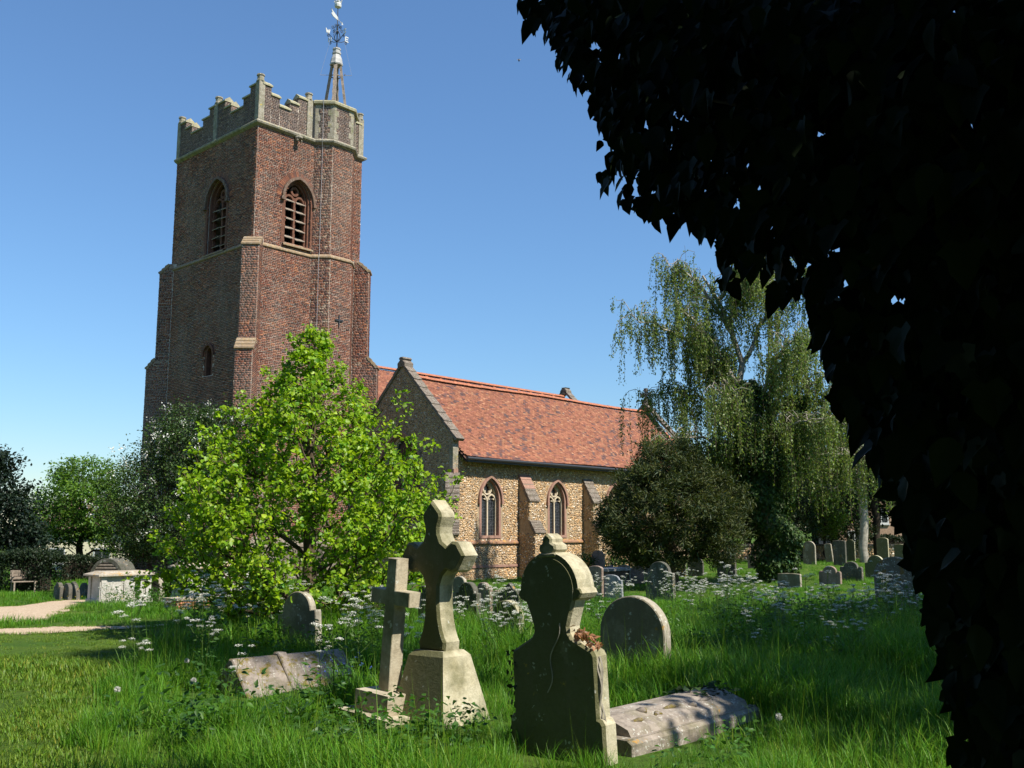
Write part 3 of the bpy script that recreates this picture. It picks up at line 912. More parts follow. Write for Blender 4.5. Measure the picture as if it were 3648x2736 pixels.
wall.holed([(AU0, -.8), (AU1, -.8), (AU1, 4.75), (AU0, 4.75)], holes, fA, 0, .5)
gw = arch(3.0, 1.35, 2.0, 4.0, 1.9)
gab = [(-2.0, -.8), (6.25, -.8), (6.25, 5.47), (3.0, 8.84), (-1.2, 4.5), (-2.0, 3.6)]
wall.holed(gab, [gw], fG, 0, .5)
wall.add([fA.P(AU1, -.8), fA.P(AU1, 4.75), (AU1, RV, 8.75), (AU1, .5, 5.0), (AU1, .5, -.8)], [(0, 1, 2, 3, 4)])
wall.prism([(6.25, 4.6), (6.25, 5.47), (3.0, 8.84), (-1.2, 4.5), (-1.2, 4.3), (3.0, 8.0)], fG, -.002, -.33)
wall.build('wall', M['flintwall'], AI)
af = Acc()
inset_ = lambda x, z: np.any([inpoly(x, z, arch(c, .80, 1.2, 2.95, 1.22)) for c in WINS], 0) | ((z > 1.0) & (z < 1.16)) | ((z > .02) & (z < .16)) | ((x > 9.98) & (x < 10.66) & (z < 4.1))
af.add(flints(fA, AU0, 18.5, -.6, 4.7, inset_, 31))
gskip = lambda x, z: ~inpoly(x, z, [(-1.9, -.7), (6.2, -.7), (6.2, 5.4), (3.0, 8.74), (-1.9, 3.6)]) | inpoly(x, z, arch(3.0, 1.5, 1.9, 4.0, 2.05))
GREY = [tuple(np.array(c) * .62 + .03) for c in FLINT]
af.add(flints(fG, -1.9, 6.22, -.6, 8.6, gskip, 32, pal=GREY))
ff = lambda f, x0, x1, z0, z1, s: flints(f, x0, x1, z0, z1, None, s)
fb = Fr((9.98 + .32, AV, 0), (0, -1, 0), (1, 0, 0))
buttress((10.31, AV), (0, -1), .32, [(.95, -.8), (.95, 1.5), (.63, 2.02), (.63, 2.88), (-.02, 4.02)], af, 900, M['slate'], M['flintwall'], AI, ff, 5)
for uc in (14.9, 19.3): buttress((uc, AV), (0, -1), .32, [(.95, -.8), (.95, 1.5), (.63, 2.02), (.63, 2.88), (-.02, 4.02)], af, 950, M['slate'], M['flintwall'], AI, ff, 5)
buttress((5.9, -6.25), (-1, -1), .26, [(1.0, -.8), (1.0, 1.45), (.72, 2.0), (.72, 2.85), (.1, 3.95)], af, 970, M['slate'], M['flintwall'], AI, ff, 5)
af.build('flints', M['flint'], AI)
# upper stones of the buttress slopes are fresh red sandstone
for (z0, z1, d0, d1) in ((3.42, 3.62, .33, .215), (3.62, 3.82, .215, .10), (3.82, 4.02, .10, -.02)):
    w = MB(); w.prism([(d0 + .075, z0 - .005), (d0 + .075, z0 + .035), (d1 + .055, z1 + .03), (d1 - .05, z1 - .02), (d0 - .05, z0 - .05)], Fr((10.31, AV, 0), (0, -1, 0), (1, 0, 0)), -.362, .362, .005); w.build('weathering_stone', M['sandstone'], AI)
kn = MB(); kn.box((5.93, -6.28, 3.75), (.13, .13, .36)); kn.build('kneeler_stone', M['sandstone'], AI)
kn = MB(); kn.box((6.02, -6.17, 4.6), (.15, .11, .55)); kn.build('quoin_stone', M['limestone'], AI)
# strings
st = MB()
for a_, b_ in ((6.3, 9.97), (10.65, 14.57), (15.24, 18.97)):
    V = [fA.P(x, z, d) for x in (a_, b_) for d, z in ((0, 1.02), (.10, 1.03), (.10, 1.08), (0, 1.19))]
    st.add(V, [(0, 1, 5, 4), (1, 2, 6, 5), (2, 3, 7, 6), (0, 3, 2, 1), (4, 5, 6, 7)])
st.build('sill_string', M['sandlich'] if 'sandlich' in M else m_stone('lichened_sandstone', (.34, .2, .12), (.24, .13, .08), .15, .28, .1, scale=1.4, orcol=(.42, .23, .06)), AI)
st = MB()
for a_, b_ in ((6.3, 9.97), (10.65, 14.57), (15.24, 18.97)): st.fbox(fA, a_, b_, .04, .14, -.01, .055)
st.build('plinth_string', M['sandstone'], AI)
# two-light windows
def gothic(fr, c, z0, zs, half, r, name='window', big=False):
    w = MB()
    o = [(c - half, z0)] + archline(c, half, zs, r, 12) + [(c + half, z0)]
    w.sweep(o, fr, -.02, .11, -.24, .015)
    for (x0, x1) in ((c - half - .11, c + half + .11),): w.fbox(fr, x0, x1, z0 - .12, z0, -.26, .04)
    win = w.build(name, M['sandstone'], AI)
    h = MB(); h.sweep(archline(c, half + .14, zs - .05, r + .14, 14), fr, -.04, .05, .0, .10)
    for sg in (-1, 1): h.fbox(fr, c + sg * (half + .145) - .06, c + sg * (half + .145) + .06, zs - .2, zs - .05, 0, .12)
    h.build('hood_mould', M['sandstone'], win)
    t_ = MB(); d0, d1 = -.30, -.16; i = half - .02
    t_.fbox(fr, c - .035, c + .035, z0, zs - .12, d0, d1)
    t_.sweep([(c - i, z0)] + archline(c, i, zs, r - .02, 12) + [(c + i, z0)], fr, 0, -.05, d0, d1 + .01)
    q = i / 2
    for sg in (-1, 1):
        t_.sweep(archline(c + sg * q, q - .01, zs - .12, q * 1.25, 8), fr, -.025, .035, d0, d1)
        for s2_ in (-1, 1):      # cusps
            x = c + sg * q + s2_ * (q * .62); t_.prism([(x, zs + .06), (x - s2_ * .09, zs + .01), (x, zs - .03)], fr, d0 + .03, d1 - .02)
    cz = zs + .50 * half / .6; rr = .27 * half / .6
    t_.sweep([(c + rr * math.cos(a), cz + rr * math.sin(a)) for a in np.linspace(0, 2 * PI, 20, endpoint=False)], fr, -.03, .03, d0, d1, closed=True)
    for a in (PI / 4, 3 * PI / 4, 5 * PI / 4, 7 * PI / 4):
        x, z = c + rr * .86 * math.cos(a), cz + rr * .86 * math.sin(a)
        t_.prism([(x + .06 * math.cos(a + 1.9), z + .06 * math.sin(a + 1.9)), (x - .09 * math.cos(a), z - .09 * math.sin(a)), (x + .06 * math.cos(a - 1.9), z + .06 * math.sin(a - 1.9))], fr, d0 + .03, d1 - .02)
    t_.build('tracery', M['cream'], win)
    for sg in (-1, 1):
        x0, x1 = (c - i, c) if sg < 0 else (c, c + i)
        gp = MB(); gp.fbox(fr, x0 + .02, x1 - .02, z0, zs + .3, d0 + .03, d0 + .045); gp.build('pane', M['glass'], win)
        ld = MB(); nx_ = 4; w_ = (x1 - x0) / nx_
        for k in range(1, nx_): ld.fbox(fr, x0 + k * w_ - .006, x0 + k * w_ + .006, z0, zs + .2, d0 + .046, d0 + .058)
        zz = z0 + .13
        while zz < zs + .1: ld.fbox(fr, x0 + .03, x1 - .03, zz - .006, zz + .006, d0 + .047, d0 + .06); zz += .145
        for zc in (z0 + .55, z0 + 1.15):
            ld.sweep([(x0 + (x1 - x0) / 2 + .09 * math.cos(a), zc + .09 * math.sin(a)) for a in np.linspace(0, 2 * PI, 12, endpoint=False)], fr, -.006, .006, d0 + .047, d0 + .061, closed=True)
        ld.build('lead_cames', M['leads'], win, kind='stuff')
    gp = MB(); gp.prism(arch(c, half, zs + .2, zs + .2, r * .98), fr, d0 - .02, d0 + .01); gp.build('tracery_glass', M['glass'], win)
for c in WINS: gothic(fA, c, 1.38, 2.92, .56, .92)
gothic(fG, 3.0, 2.05, 4.0, 1.3, 1.85, 'west_window')
# roof: tiles in courses, the foot of the slope sprocketed
TILEP = np.array((.94, 1.08, 1.15)) * np.array([(.28, .096, .055), (.31, .11, .06), (.26, .088, .052), (.33, .125, .066), (.235, .082, .052), (.29, .10, .056), (.16, .07, .056), (.115, .062, .056), (.36, .155, .085), (.27, .098, .055)])
def tiles(u0, u1, prof, seed, gauge=.105, wd=.168):
    """prof: (v, z) from ridge to eaves"""
    rng = np.random.default_rng(seed); P = np.array(prof, float)
    d = np.r_[0, np.cumsum(np.linalg.norm(np.diff(P, axis=0), axis=1))]; n = int(d[-1] / gauge)
    Vs, Fs, Cs, o = [], [], [], 0
    at_ = lambda s: np.array([np.interp(s, d, P[:, 0]), np.interp(s, d, P[:, 1])])
    sag = lambda u: -.03 * np.sin((u - u0) / (u1 - u0) * PI * 3) - .03 * np.sin((u - u0) / (u1 - u0) * PI)
    for r in range(n):
        a, b_ = at_(r * gauge), at_((r + 1) * gauge); t_ = (b_ - a) / np.linalg.norm(b_ - a); nn = np.array([t_[1], -t_[0]])
        if nn[1] < 0: nn = -nn
        m_ = int((u1 - u0) / wd); e = u0 + (np.arange(m_ + 1) + (.5 if r % 2 else 0)) * (u1 - u0) / m_
        l, rr = e[:-1], np.minimum(e[1:], u1); k = len(l)
        g_ = .003
        lift = .020 + rng.normal(0, .004, k); low = rng.normal(0, .006, k)
        def pt(u, q, off):
            q = np.asarray(q); return np.stack([u, q[..., 0] + nn[0] * off, q[..., 1] + nn[1] * off + sag(u)], -1)
        bb = b_[None] + t_[None] * low[:, None]; aa = np.repeat(a[None], k, 0)
        tw = rng.normal(0, .003, k)
        V = np.stack([pt(l + g_, aa, np.full(k, .004)), pt(rr - g_, aa, np.full(k, .004)), pt(rr - g_, bb, lift + tw), pt(l + g_, bb, lift - tw), pt(rr - g_, bb, lift * 0 - .002), pt(l + g_, bb, lift * 0 - .002)], 1)
        T = np.array([[0, 1, 2, 3], [3, 2, 4, 5], [1, 1, 4, 2], [0, 3, 5, 5]])
        T = np.array([[0, 1, 2, 3], [3, 2, 4, 5]])
        Vs.append(V.reshape(-1, 3)); Fs.append((o + (np.arange(k) * 6)[:, None, None] + T[None]).reshape(-1, 4)); o += 6 * k
        cl = np.sin(l * 5.1 + r * .8) * np.sin(l * 2.3 - r * .37 + 1) * 1.2 + .5 * np.sin(l * .9 + r * .13) + rng.normal(0, .75, k)
        idx = rng.integers(0, 6, k); dk = cl > 1.1; idx[dk] = rng.integers(6, 8, dk.sum()); br_ = rng.random(k) < .07; idx[br_] = 8
        Cs.append(np.repeat(TILEP[idx] * rng.uniform(.8, 1.2, (k, 1)), 2, 0))
    return np.concatenate(Vs), np.concatenate(Fs), np.concatenate(Cs)
RP = [(RV, RZ), (-5.75, 5.47), (-6.72, 4.66)]
def roof(name, u0, u1, prof, back, parent, seed):
    b_ = MB(); dz = -.15
    V = [(u, v, z + dz) for u in (u0, u1) for v, z in (prof + [back])]
    k = len(prof) + 1
    b_.add(V, [(i, i + 1, k + i + 1, k + i) for i in range(len(prof) - 1)] + [(0, k, 2 * k - 1, k - 1)])
    b_.add([(u, v, z + dz - .1) for u in (u0, u1) for v, z in prof], [(i, i + 1, len(prof) + i + 1, len(prof) + i) for i in range(len(prof) - 1)])
    b_.add([(u0, prof[-1][0], prof[-1][1] + dz), (u1, prof[-1][0], prof[-1][1] + dz), (u1, prof[-1][0], prof[-1][1] + dz - .1), (u0, prof[-1][0], prof[-1][1] + dz - .1)], [(0, 1, 2, 3)])
    rf = b_.build(name, m_plain('roof_battens', (.12, .07, .05), .9, .1), parent)
    V, F, C = tiles(u0, u1, prof, seed)
    V[:, 2] -= .03
    o = bulk('roof_tiles', V, F, C, M['tile'], rf); o['kind'] = 'stuff'
    return rf
rf = roof('aisle_roof', 6.22, 24.65, RP, (.9, 4.9), church, 51)
# ridge tiles, the western ones crested
def ridge_mesh(crest):
    g_ = MB(); L = .298; n = 8; V = []
    for x in (0, L):
        for k in range(n + 1):
            a = PI * k / n; V.append((x, .15 * math.cos(a), .11 * math.sin(a) - .02))
    g_.add(V, [(k, k + 1, n + 2 + k, n + 1 + k) for k in range(n)])
    if crest: g_.prism([(.05, .08), (.05, .115), (.10, .14), (.2, .14), (.25, .115), (.25, .08)], Fr((0, 0, 0), (1, 0, 0), (0, 1, 0)), -.02, .02)
    else:
        for xx in (.05, .15, .25): g_.prism([(xx - .04, .08), (xx, .115), (xx + .04, .08)], Fr((0, 0, 0), (1, 0, 0), (0, 1, 0)), -.02, .02)
    return g_.mesh('ridge_tile', M['ridge'])
rm1, rm2 = ridge_mesh(True), ridge_mesh(False)
for k in range(61):
    u = 6.35 + k * .3
    o = bpy.data.objects.new('ridge_tile', rm1 if (k < 34 and k % 3 == 0) else rm2)
    s_ = -.03 * math.sin((u - 6.22) / 18.43 * PI * 3) - .03 * math.sin((u - 6.22) / 18.43 * PI)
    o.location = (u, RV, RZ + s_ + random.uniform(-.006, .006)); o.rotation_euler = (0, random.uniform(-.02, .02), 0); link(o, rf)
# gutter
gu = MB(); P = [(6.2, -6.80, 4.56), (15, -6.80, 4.545), (24.6, -6.80, 4.53)]; gu.tube(P, .065, 8); gu.fbox(fA, 6.25, 24.6, 4.42, 4.60, .40, .50); gu.build('gutter', M['iron'], rf)
# gable copings, laid as stones down the slope
def gable_coping(u, apex, foot, north, half, parent, n=9):
    for (A, B, m_) in ((apex, foot, n), (apex, north, n)):
        A = np.array(A, float); B = np.array(B, float); t_ = (B - A); L = np.linalg.norm(t_); t_ /= L; nn = np.array((t_[1], -t_[0]))
        if nn[1] < 0: nn = -nn
        for k in range(m_):
            a = A + t_ * L * k / m_; b_ = A + t_ * (L * (k + 1) / m_ + .02)
            g_ = MB(); lo = .0; j = random.uniform(-.008, .008)
            pts = [(a + nn * (-.02)), (a + nn * (.10 + j)), (b_ + nn * (.135 + j)), (b_ + nn * (-.02))]
            g_.prism([(p[0], p[1]) for p in pts], Fr((u, 0, 0), (0, 1, 0), (1, 0, 0)), -half, half, .008); g_.build('coping_stone', M['slate'], parent)
gable_coping(6.05, (-3.02, 8.86), (-6.46, 5.30), (1.2, 4.5), .24, AI, 9)
gable_coping(24.9, (-2.95, 8.86), (-6.4, 5.30), (.5, 5.3), .24, AI, 9)
ap = MB(); ap.prism([(-.24, -.12), (-.26, .06), (-.1, .2), (-.17, .26), (-.1, .34), (.1, .34), (.17, .26), (.1, .2), (.26, .06), (.24, -.12)], Fr((6.05, -3.02, 8.86), (0, 1, 0), (1, 0, 0)), -.26, .26, .02); ap.build('apex_stone', M['slate'], AI)
fi = MB(); f = Fr((24.9, -2.95, 8.9), (0, -1, 0), (-1, 0, 0)); fi.box((24.9, -2.95, 9.02), (.16, .16, .14)); fi.sweep([(0, .2), (0, .85)], f, -.06, .06, -.06, .06); fi.sweep([(-.27, .58), (.27, .58)], f, -.06, .06, -.061, .061)
for x, z in ((-.27, .58), (.27, .58), (0, .85)): fi.box(f.P(x, z), (.05, .1, .1))
fi.build('cross_finial', M['slate'], AI)
# nave behind
NA = empty('nave', (0, 0, 0)); NA.parent = church
nr = roof('nave_roof', 5.8, 25.3, [(3.5, 9.96), (.9, 7.2)], (7.5, 6.2), NA, 52)
nb = MB(); nb.box((15.5, 3.5, 2.8), (9.6, 3.9, 3.5)); nb.box((28.5, 0.3, 2.0), (3.5, 3.4, 2.8)); nb.build('wall', M['flintwall'], NA)
cr = MB(); V = [(u, v, z) for u in (25.0, 32) for v, z in ((-3.3, 4.6), (.3, 8.0), (3.9, 4.6))]; cr.add(V, [(0, 1, 4, 3), (1, 2, 5, 4), (0, 2, 1), (3, 4, 5)]); cr.build('chancel_roof', M['ridge'], NA)
for k in range(64):
    o = bpy.data.objects.new('ridge_tile', rm2); o.location = (5.9 + k * .3, 3.5, 9.96); link(o, nr)
gable_coping(25.4, (3.5, 10.32), (-.3, 6.6), (7.3, 6.6), .26, NA, 9)
ap = MB(); ap.prism([(-.3, -.2), (-.26, .06), (-.12, .2), (-.17, .26), (.17, .26), (.12, .2), (.26, .06), (.3, -.2)], Fr((25.4, 3.5, 10.3), (0, 1, 0), (1, 0, 0)), -.26, .26, .02); ap.build('apex_stone', M['slate'], NA)

# ------------------------------------------------------------------ gravestones
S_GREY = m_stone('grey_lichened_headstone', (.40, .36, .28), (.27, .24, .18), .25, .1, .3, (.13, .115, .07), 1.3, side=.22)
S_GREEN = m_stone('green_algae_and_shade_stone', (.50, .46, .33), (.36, .32, .20), .15, .07, .28, (.080, .084, .028), 1.3, (.50, .33, .04), .8, .32)  # algae tone and side amount also deepen the shade of west faces
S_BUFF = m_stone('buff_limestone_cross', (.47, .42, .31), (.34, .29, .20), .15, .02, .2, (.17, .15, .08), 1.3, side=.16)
S_PINK = m_stone('pinkish_sandstone_headstone', (.33, .24, .19), (.21, .155, .125), .2, .06, .2, (.09, .08, .045), 1.3)
S_DARK = m_stone('dark_slate_or_shaded_headstone', (.15, .14, .115), (.08, .076, .06), .2, .18, .3, (.05, .06, .03), 1.4)
S_WHITE = m_stone('white_limewashed_stone', (.54, .51, .46), (.40, .37, .32), .1, .02, .08, (.25, .25, .18), 1.2, bump=.35)
S_MOSS = m_stone('mossy_tomb_stone', (.30, .255, .21), (.18, .15, .125), .2, .36, .2, (.10, .09, .045), 2.2, (.15, .115, .02))
S_SLAB = m_stone('pale_grave_slab_stone', (.36, .31, .255), (.21, .175, .14), .3, .08, .25, (.13, .12, .055), 1.8)
S_LID = m_stone('lichened_tomb_lid', (.48, .42, .33), (.32, .27, .2), .35, .3, .05, scale=1.2, orcol=(.40, .26, .10))
S_ORANGE = m_stone('spotted_headstone', (.23, .20, .15), (.14, .125, .09), .42, .3, .25, (.08, .085, .03), 1.5, (.22, .13, .03))

def outline(kind, w, h):
    """half-outline of a headstone, mirrored: y across, z up"""
    c = lambda a0, a1, cx_, cz_, rx, rz, n=9: [(cx_ + rx * math.cos(a), cz_ + rz * math.sin(a)) for a in np.linspace(a0, a1, n)]
    a = w / 2
    if kind == 'round': R = [(a, 0)] + c(0, PI / 2, 0, h - a * .95, a, a * .95, 12)
    elif kind == 'segment': R = [(a, 0)] + c(math.radians(12), PI / 2, 0, h - .30 * a * 1.3, a / math.cos(math.radians(12)), .30 * a * 1.3, 9)
    elif kind == 'shoulder': R = [(a, 0), (a, h - a * .78), (a * .97, h - a * .70), (a * .76, h - a * .70)] + c(0, PI / 2, 0, h - a * .70, a * .74, a * .70, 9)
    elif kind == 'scroll': R = [(a, 0), (a, h - a * .62)] + c(0, PI * .8, a * .82, h - a * .62, a * .18, a * .18, 6) + c(-.25, PI / 2, 0, h - a * .5, a * .62, a * .5, 9)
    elif kind == 'ogee': R = [(a, 0), (a, h - a * .95), (a * .93, h - a * .75), (a * .72, h - a * .52), (a * .42, h - a * .38), (a * .2, h - a * .14), (0, h)]
    elif kind == 'gothic':
        r = a * 1.9; hh = math.acos((r - a) / r); R = [(a, 0)] + [(a - r + r * math.cos(t_), h - r * math.sin(hh) + r * math.sin(t_)) for t_ in np.linspace(0, hh, 10)]
    elif kind == 'notched': R = [(a, 0), (a, h - a * .5), (a * .95, h - a * .42), (a * .8, h - a * .4), (a * .74, h - a * .28)] + c(.2, PI / 2, 0, h - a * .3, a * .72, a * .3, 7)
    elif kind == 'flat': R = [(a, 0), (a, h - .05), (a * .96, h - .02), (a * .3, h), (0, h - .004)]
    else: R = [(a, 0), (a, h)]
    L = [(-x, z) for x, z in R[::-1] if abs(x) > 1e-4]
    return R + L
FST = lambda t: Fr((-t / 2, 0, 0), (0, -1, 0), (-1, 0, 0))
def stone_obj(name, poly, t, mat, loc, rz=0, tilt=(0, 0), ch=.012, rim=None):
    g_ = MB(); g_.prism(poly, FST(t), 0, -t, ch)
    if rim: g_.prism(inset(poly, rim), FST(t), .012, -.02, .004)
    o = g_.build(name, mat)
    o.location = loc; o.rotation_euler = (tilt[0], tilt[1], CH_A + rz)
    return o
SPOTS = []
def headstone(l, r, top, base, kind, mat, label, t=.10, rz=0, tilt=(0, 0), D=None, group='old headstones in the churchyard', rim=None):
    p = gpt((l + r) / 2, base)
    if D is not None:
        v = ray((l + r) / 2, base); p = np.array([v[0] * D, D, float(gz(v[0] * D, D))])
    D = p[1]
    q = p[0] / p[1]; kn, ke = abs(NV[0] - q * NV[1]), abs(EV[0] - q * EV[1])
    w = min(max(.3, ((r - l) / 3450 * D - .8 * ke * t) / kn), .95)
    h = (EYE + ray((l + r) / 2, top)[2] * D) - p[2] + .12
    o = stone_obj('headstone', outline(kind, w, h), t, mat, (p[0], p[1], p[2] - .12), rz, tilt, rim=rim)
    tag(o, label, 'headstone', group)
    SPOTS.append((p[0], p[1], .35))
    return o
R_ = math.radians
hs = headstone
# middle distance
hs(2142, 2385, 2122, 2385, 'round', S_GREY, 'broad round topped grey headstone standing alone in grass right of the tall finial headstone', .14, D=11.0)
LEAN = gpt(1070, 2312)
o = hs(1000, 1140, 2106, 2312, 'shoulder', S_GREY, 'leaning grey headstone with orange lichened rim behind the mossy coped tomb', .12, R_(4), (R_(-8), R_(3)))
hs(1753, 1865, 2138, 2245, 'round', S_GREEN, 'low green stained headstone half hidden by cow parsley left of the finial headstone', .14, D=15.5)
hs(1776, 1860, 2076, 2160, 'ogee', S_DARK, 'dark slate headstone with pointed crown behind the low green stained one', .11, D=19.5)
hs(1750, 1786, 2103, 2160, 'segment', S_PINK, 'small reddish headstone beside the dark pointed slate headstone', .09, D=21)
hs(1625, 1712, 2073, 2180, 'shoulder', S_DARK, 'dark headstone with bright orange lichen edge right of the large cross', .13, D=18.5)
hs(1690, 1755, 2074, 2165, 'scroll', S_PINK, 'scroll topped headstone with pale rounded edge behind the orange edged one', .11, D=19.5)
hs(1612, 1664, 2052, 2130, 'round', S_GREY, 'narrow round headstone partly behind the shaft of the large cross', .09, D=23)
hs(1496, 1530, 2086, 2170, 'round', S_DARK, 'small dark headstone showing left of the large cross shaft', .09, D=19)
hs(1240, 1302, 2150, 2215, 'segment', S_GREY, 'low grey headstone beneath the lime branches behind the plain cross', .12, D=19)
# right of the tall headstone, in front of the yew
hs(2139, 2219, 2047, 2140, 'notched', S_WHITE if False else m_stone('blue_grey_headstone', (.30, .31, .32), (.2, .21, .22), .25, .1, .05, scale=1.4), 'blue grey headstone with shaped shoulders leaning in the front row before the yew', .09, R_(6), (R_(-3), R_(2)))
hs(2108, 2156, 1961, 2066, 'notched', S_PINK, 'tall narrow pinkish headstone standing by the flint church wall', .10)
hs(2097, 2150, 2015, 2082, 'segment', S_PINK, 'square topped pinkish headstone in front of the tall narrow one', .10, D=29)
hs(2152, 2199, 2014, 2074, 'shoulder', S_PINK, 'pinkish headstone with round crown, leftmost of the three before the yew trunk', .10)
hs(2203, 2247, 2012, 2075, 'segment', S_GREY, 'mossy grey headstone, middle one of the three before the yew trunk', .10)
hs(2247, 2296, 2007, 2078, 'ogee', S_PINK, 'spotted pinkish headstone with wavy top, right one of three before the yew trunk', .10)
hs(2298, 2345, 2006, 2080, 'notched', S_GREY, 'pale spotted headstone half hidden by the dark gold edged headstone', .10)
hs(2304, 2406, 2000, 2140, 'shoulder', S_DARK, 'large dark headstone with golden lichened rim above the cow parsley', .14, R_(2), (R_(-1), 0))
hs(2372, 2412, 2003, 2084, 'scroll', S_GREY, 'narrow scroll topped headstone behind the large dark gold edged headstone', .10)
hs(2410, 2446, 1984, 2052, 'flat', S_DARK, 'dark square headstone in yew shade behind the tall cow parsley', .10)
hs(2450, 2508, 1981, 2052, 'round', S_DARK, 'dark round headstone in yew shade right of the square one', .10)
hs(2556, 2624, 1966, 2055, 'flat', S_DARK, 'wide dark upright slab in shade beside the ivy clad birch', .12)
hs(2664, 2694, 1977, 2024, 'round', S_PINK, 'small reddish headstone left of the birch trunk', .10)
# right foreground group
hs(2772, 2856, 2042, 2092, 'flat', S_GREY, 'low square headstone with sunlit top edge right of the ivy clad birch', .12)
hs(2919, 2999, 2016, 2080, 'scroll', S_PINK, 'reddish brown scroll topped headstone, left one of the shouldered pair', .12)
hs(2994, 3076, 2000, 2070, 'scroll', S_DARK, 'dark scroll topped headstone with pale side, right one of the shouldered pair', .14)
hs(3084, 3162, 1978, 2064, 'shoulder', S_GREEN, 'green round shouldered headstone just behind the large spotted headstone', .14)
hs(3118, 3278, 1983, 2165, 'round', S_ORANGE, 'large round headstone spotted with pale and orange lichen beside the ivy', .18, R_(-2), (R_(-1), 0))
# far row
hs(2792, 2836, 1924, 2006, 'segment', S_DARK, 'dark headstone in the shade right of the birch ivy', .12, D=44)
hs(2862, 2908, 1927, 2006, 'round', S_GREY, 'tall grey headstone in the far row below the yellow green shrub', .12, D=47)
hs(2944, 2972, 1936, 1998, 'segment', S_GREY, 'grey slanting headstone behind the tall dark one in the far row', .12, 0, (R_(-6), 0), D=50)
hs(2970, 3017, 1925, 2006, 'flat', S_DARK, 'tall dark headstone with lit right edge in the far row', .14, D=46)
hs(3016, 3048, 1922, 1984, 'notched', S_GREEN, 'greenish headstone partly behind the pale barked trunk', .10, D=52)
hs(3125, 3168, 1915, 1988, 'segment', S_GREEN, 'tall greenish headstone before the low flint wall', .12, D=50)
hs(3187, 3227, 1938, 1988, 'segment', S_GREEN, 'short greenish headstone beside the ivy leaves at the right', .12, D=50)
hs(3216, 3240, 1935, 1980, 'segment', S_GREY, 'narrow headstone farthest right in the far row', .10, D=52)
# left by the path
hs(190, 225, 2075, 2136, 'scroll', S_DARK, 'scalloped headstone, left one of the three beside the gravel', .12)  # dark stone on these three stands in for tree shade
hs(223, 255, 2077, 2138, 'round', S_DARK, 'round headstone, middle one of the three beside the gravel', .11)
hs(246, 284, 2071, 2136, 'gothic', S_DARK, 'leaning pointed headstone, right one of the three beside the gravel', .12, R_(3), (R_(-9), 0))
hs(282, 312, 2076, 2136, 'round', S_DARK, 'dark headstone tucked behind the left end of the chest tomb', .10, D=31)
hs(540, 584, 2056, 2118, 'shoulder', S_GREY, 'grey round headstone just right of the chest tomb', .16, D=27)

# --- tall headstone with finial
TH = gpt(2010, 2672); TH[:2] = TH[:2] / TH[1] * 7.5; TH[2] = float(gz(TH[0], TH[1]))
t_h = empty('finial_headstone', tuple(TH - np.array((0, 0, .08))), CH_A + R_(2)); t_h.rotation_euler.x = R_(-3.4); t_h.scale = (1, .88, .865)
tag(t_h, 'tall dark green headstone with round head, side ears and top finial', 'headstone')
HD = .90
half = [(.50, 0), (.50, .38), (.475, .42), (.45, .43), (.45, .93), (.43, .97), (.22, 1.08), (.195, 1.12), (.19, 1.17), (.215, 1.25), (.25, 1.34), (.278, 1.42), (.285, 1.48)]
half += [(.285 * math.cos(a), 1.48 + .30 * math.sin(a)) for a in np.linspace(.12, PI / 2, 10)]
poly = half + [(-x, z) for x, z in half[::-1] if x > 1e-3]
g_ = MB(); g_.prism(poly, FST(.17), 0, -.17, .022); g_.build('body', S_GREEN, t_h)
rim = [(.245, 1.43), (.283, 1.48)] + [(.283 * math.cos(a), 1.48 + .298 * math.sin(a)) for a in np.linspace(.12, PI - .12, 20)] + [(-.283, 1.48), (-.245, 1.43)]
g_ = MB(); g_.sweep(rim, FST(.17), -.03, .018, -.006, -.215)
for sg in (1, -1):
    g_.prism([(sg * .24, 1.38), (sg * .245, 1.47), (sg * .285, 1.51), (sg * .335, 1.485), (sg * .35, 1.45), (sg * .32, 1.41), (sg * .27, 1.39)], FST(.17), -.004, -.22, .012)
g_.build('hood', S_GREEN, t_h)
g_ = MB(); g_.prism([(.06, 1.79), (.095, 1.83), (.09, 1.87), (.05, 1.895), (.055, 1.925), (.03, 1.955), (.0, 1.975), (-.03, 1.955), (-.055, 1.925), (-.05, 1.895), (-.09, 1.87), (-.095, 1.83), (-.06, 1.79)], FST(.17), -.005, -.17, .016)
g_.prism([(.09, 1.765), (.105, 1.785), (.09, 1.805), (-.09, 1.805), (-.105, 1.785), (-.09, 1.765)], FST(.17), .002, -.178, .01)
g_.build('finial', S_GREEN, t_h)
iv = MB()
for k in range(4):
    y0 = random.uniform(-.1, .05) if k else -.06; P = []
    for i in range(14): P.append((-.088, -(y0 + .03 * math.sin(i * .7 + k) + (.012 * i if k == 0 else 0)), .62 + i * .045 + k * .02) if k < 1 else (-.02 - .012 * k, -.46 + .02 * math.sin(i * .9 + k) + .0, .15 + i * .06))
    iv.tube(P, .006 if k == 0 else .008, 4)
iv.build('dead_ivy_stem', M['bark_pale'], t_h)
SPOTS.append((TH[0], TH[1], .5))

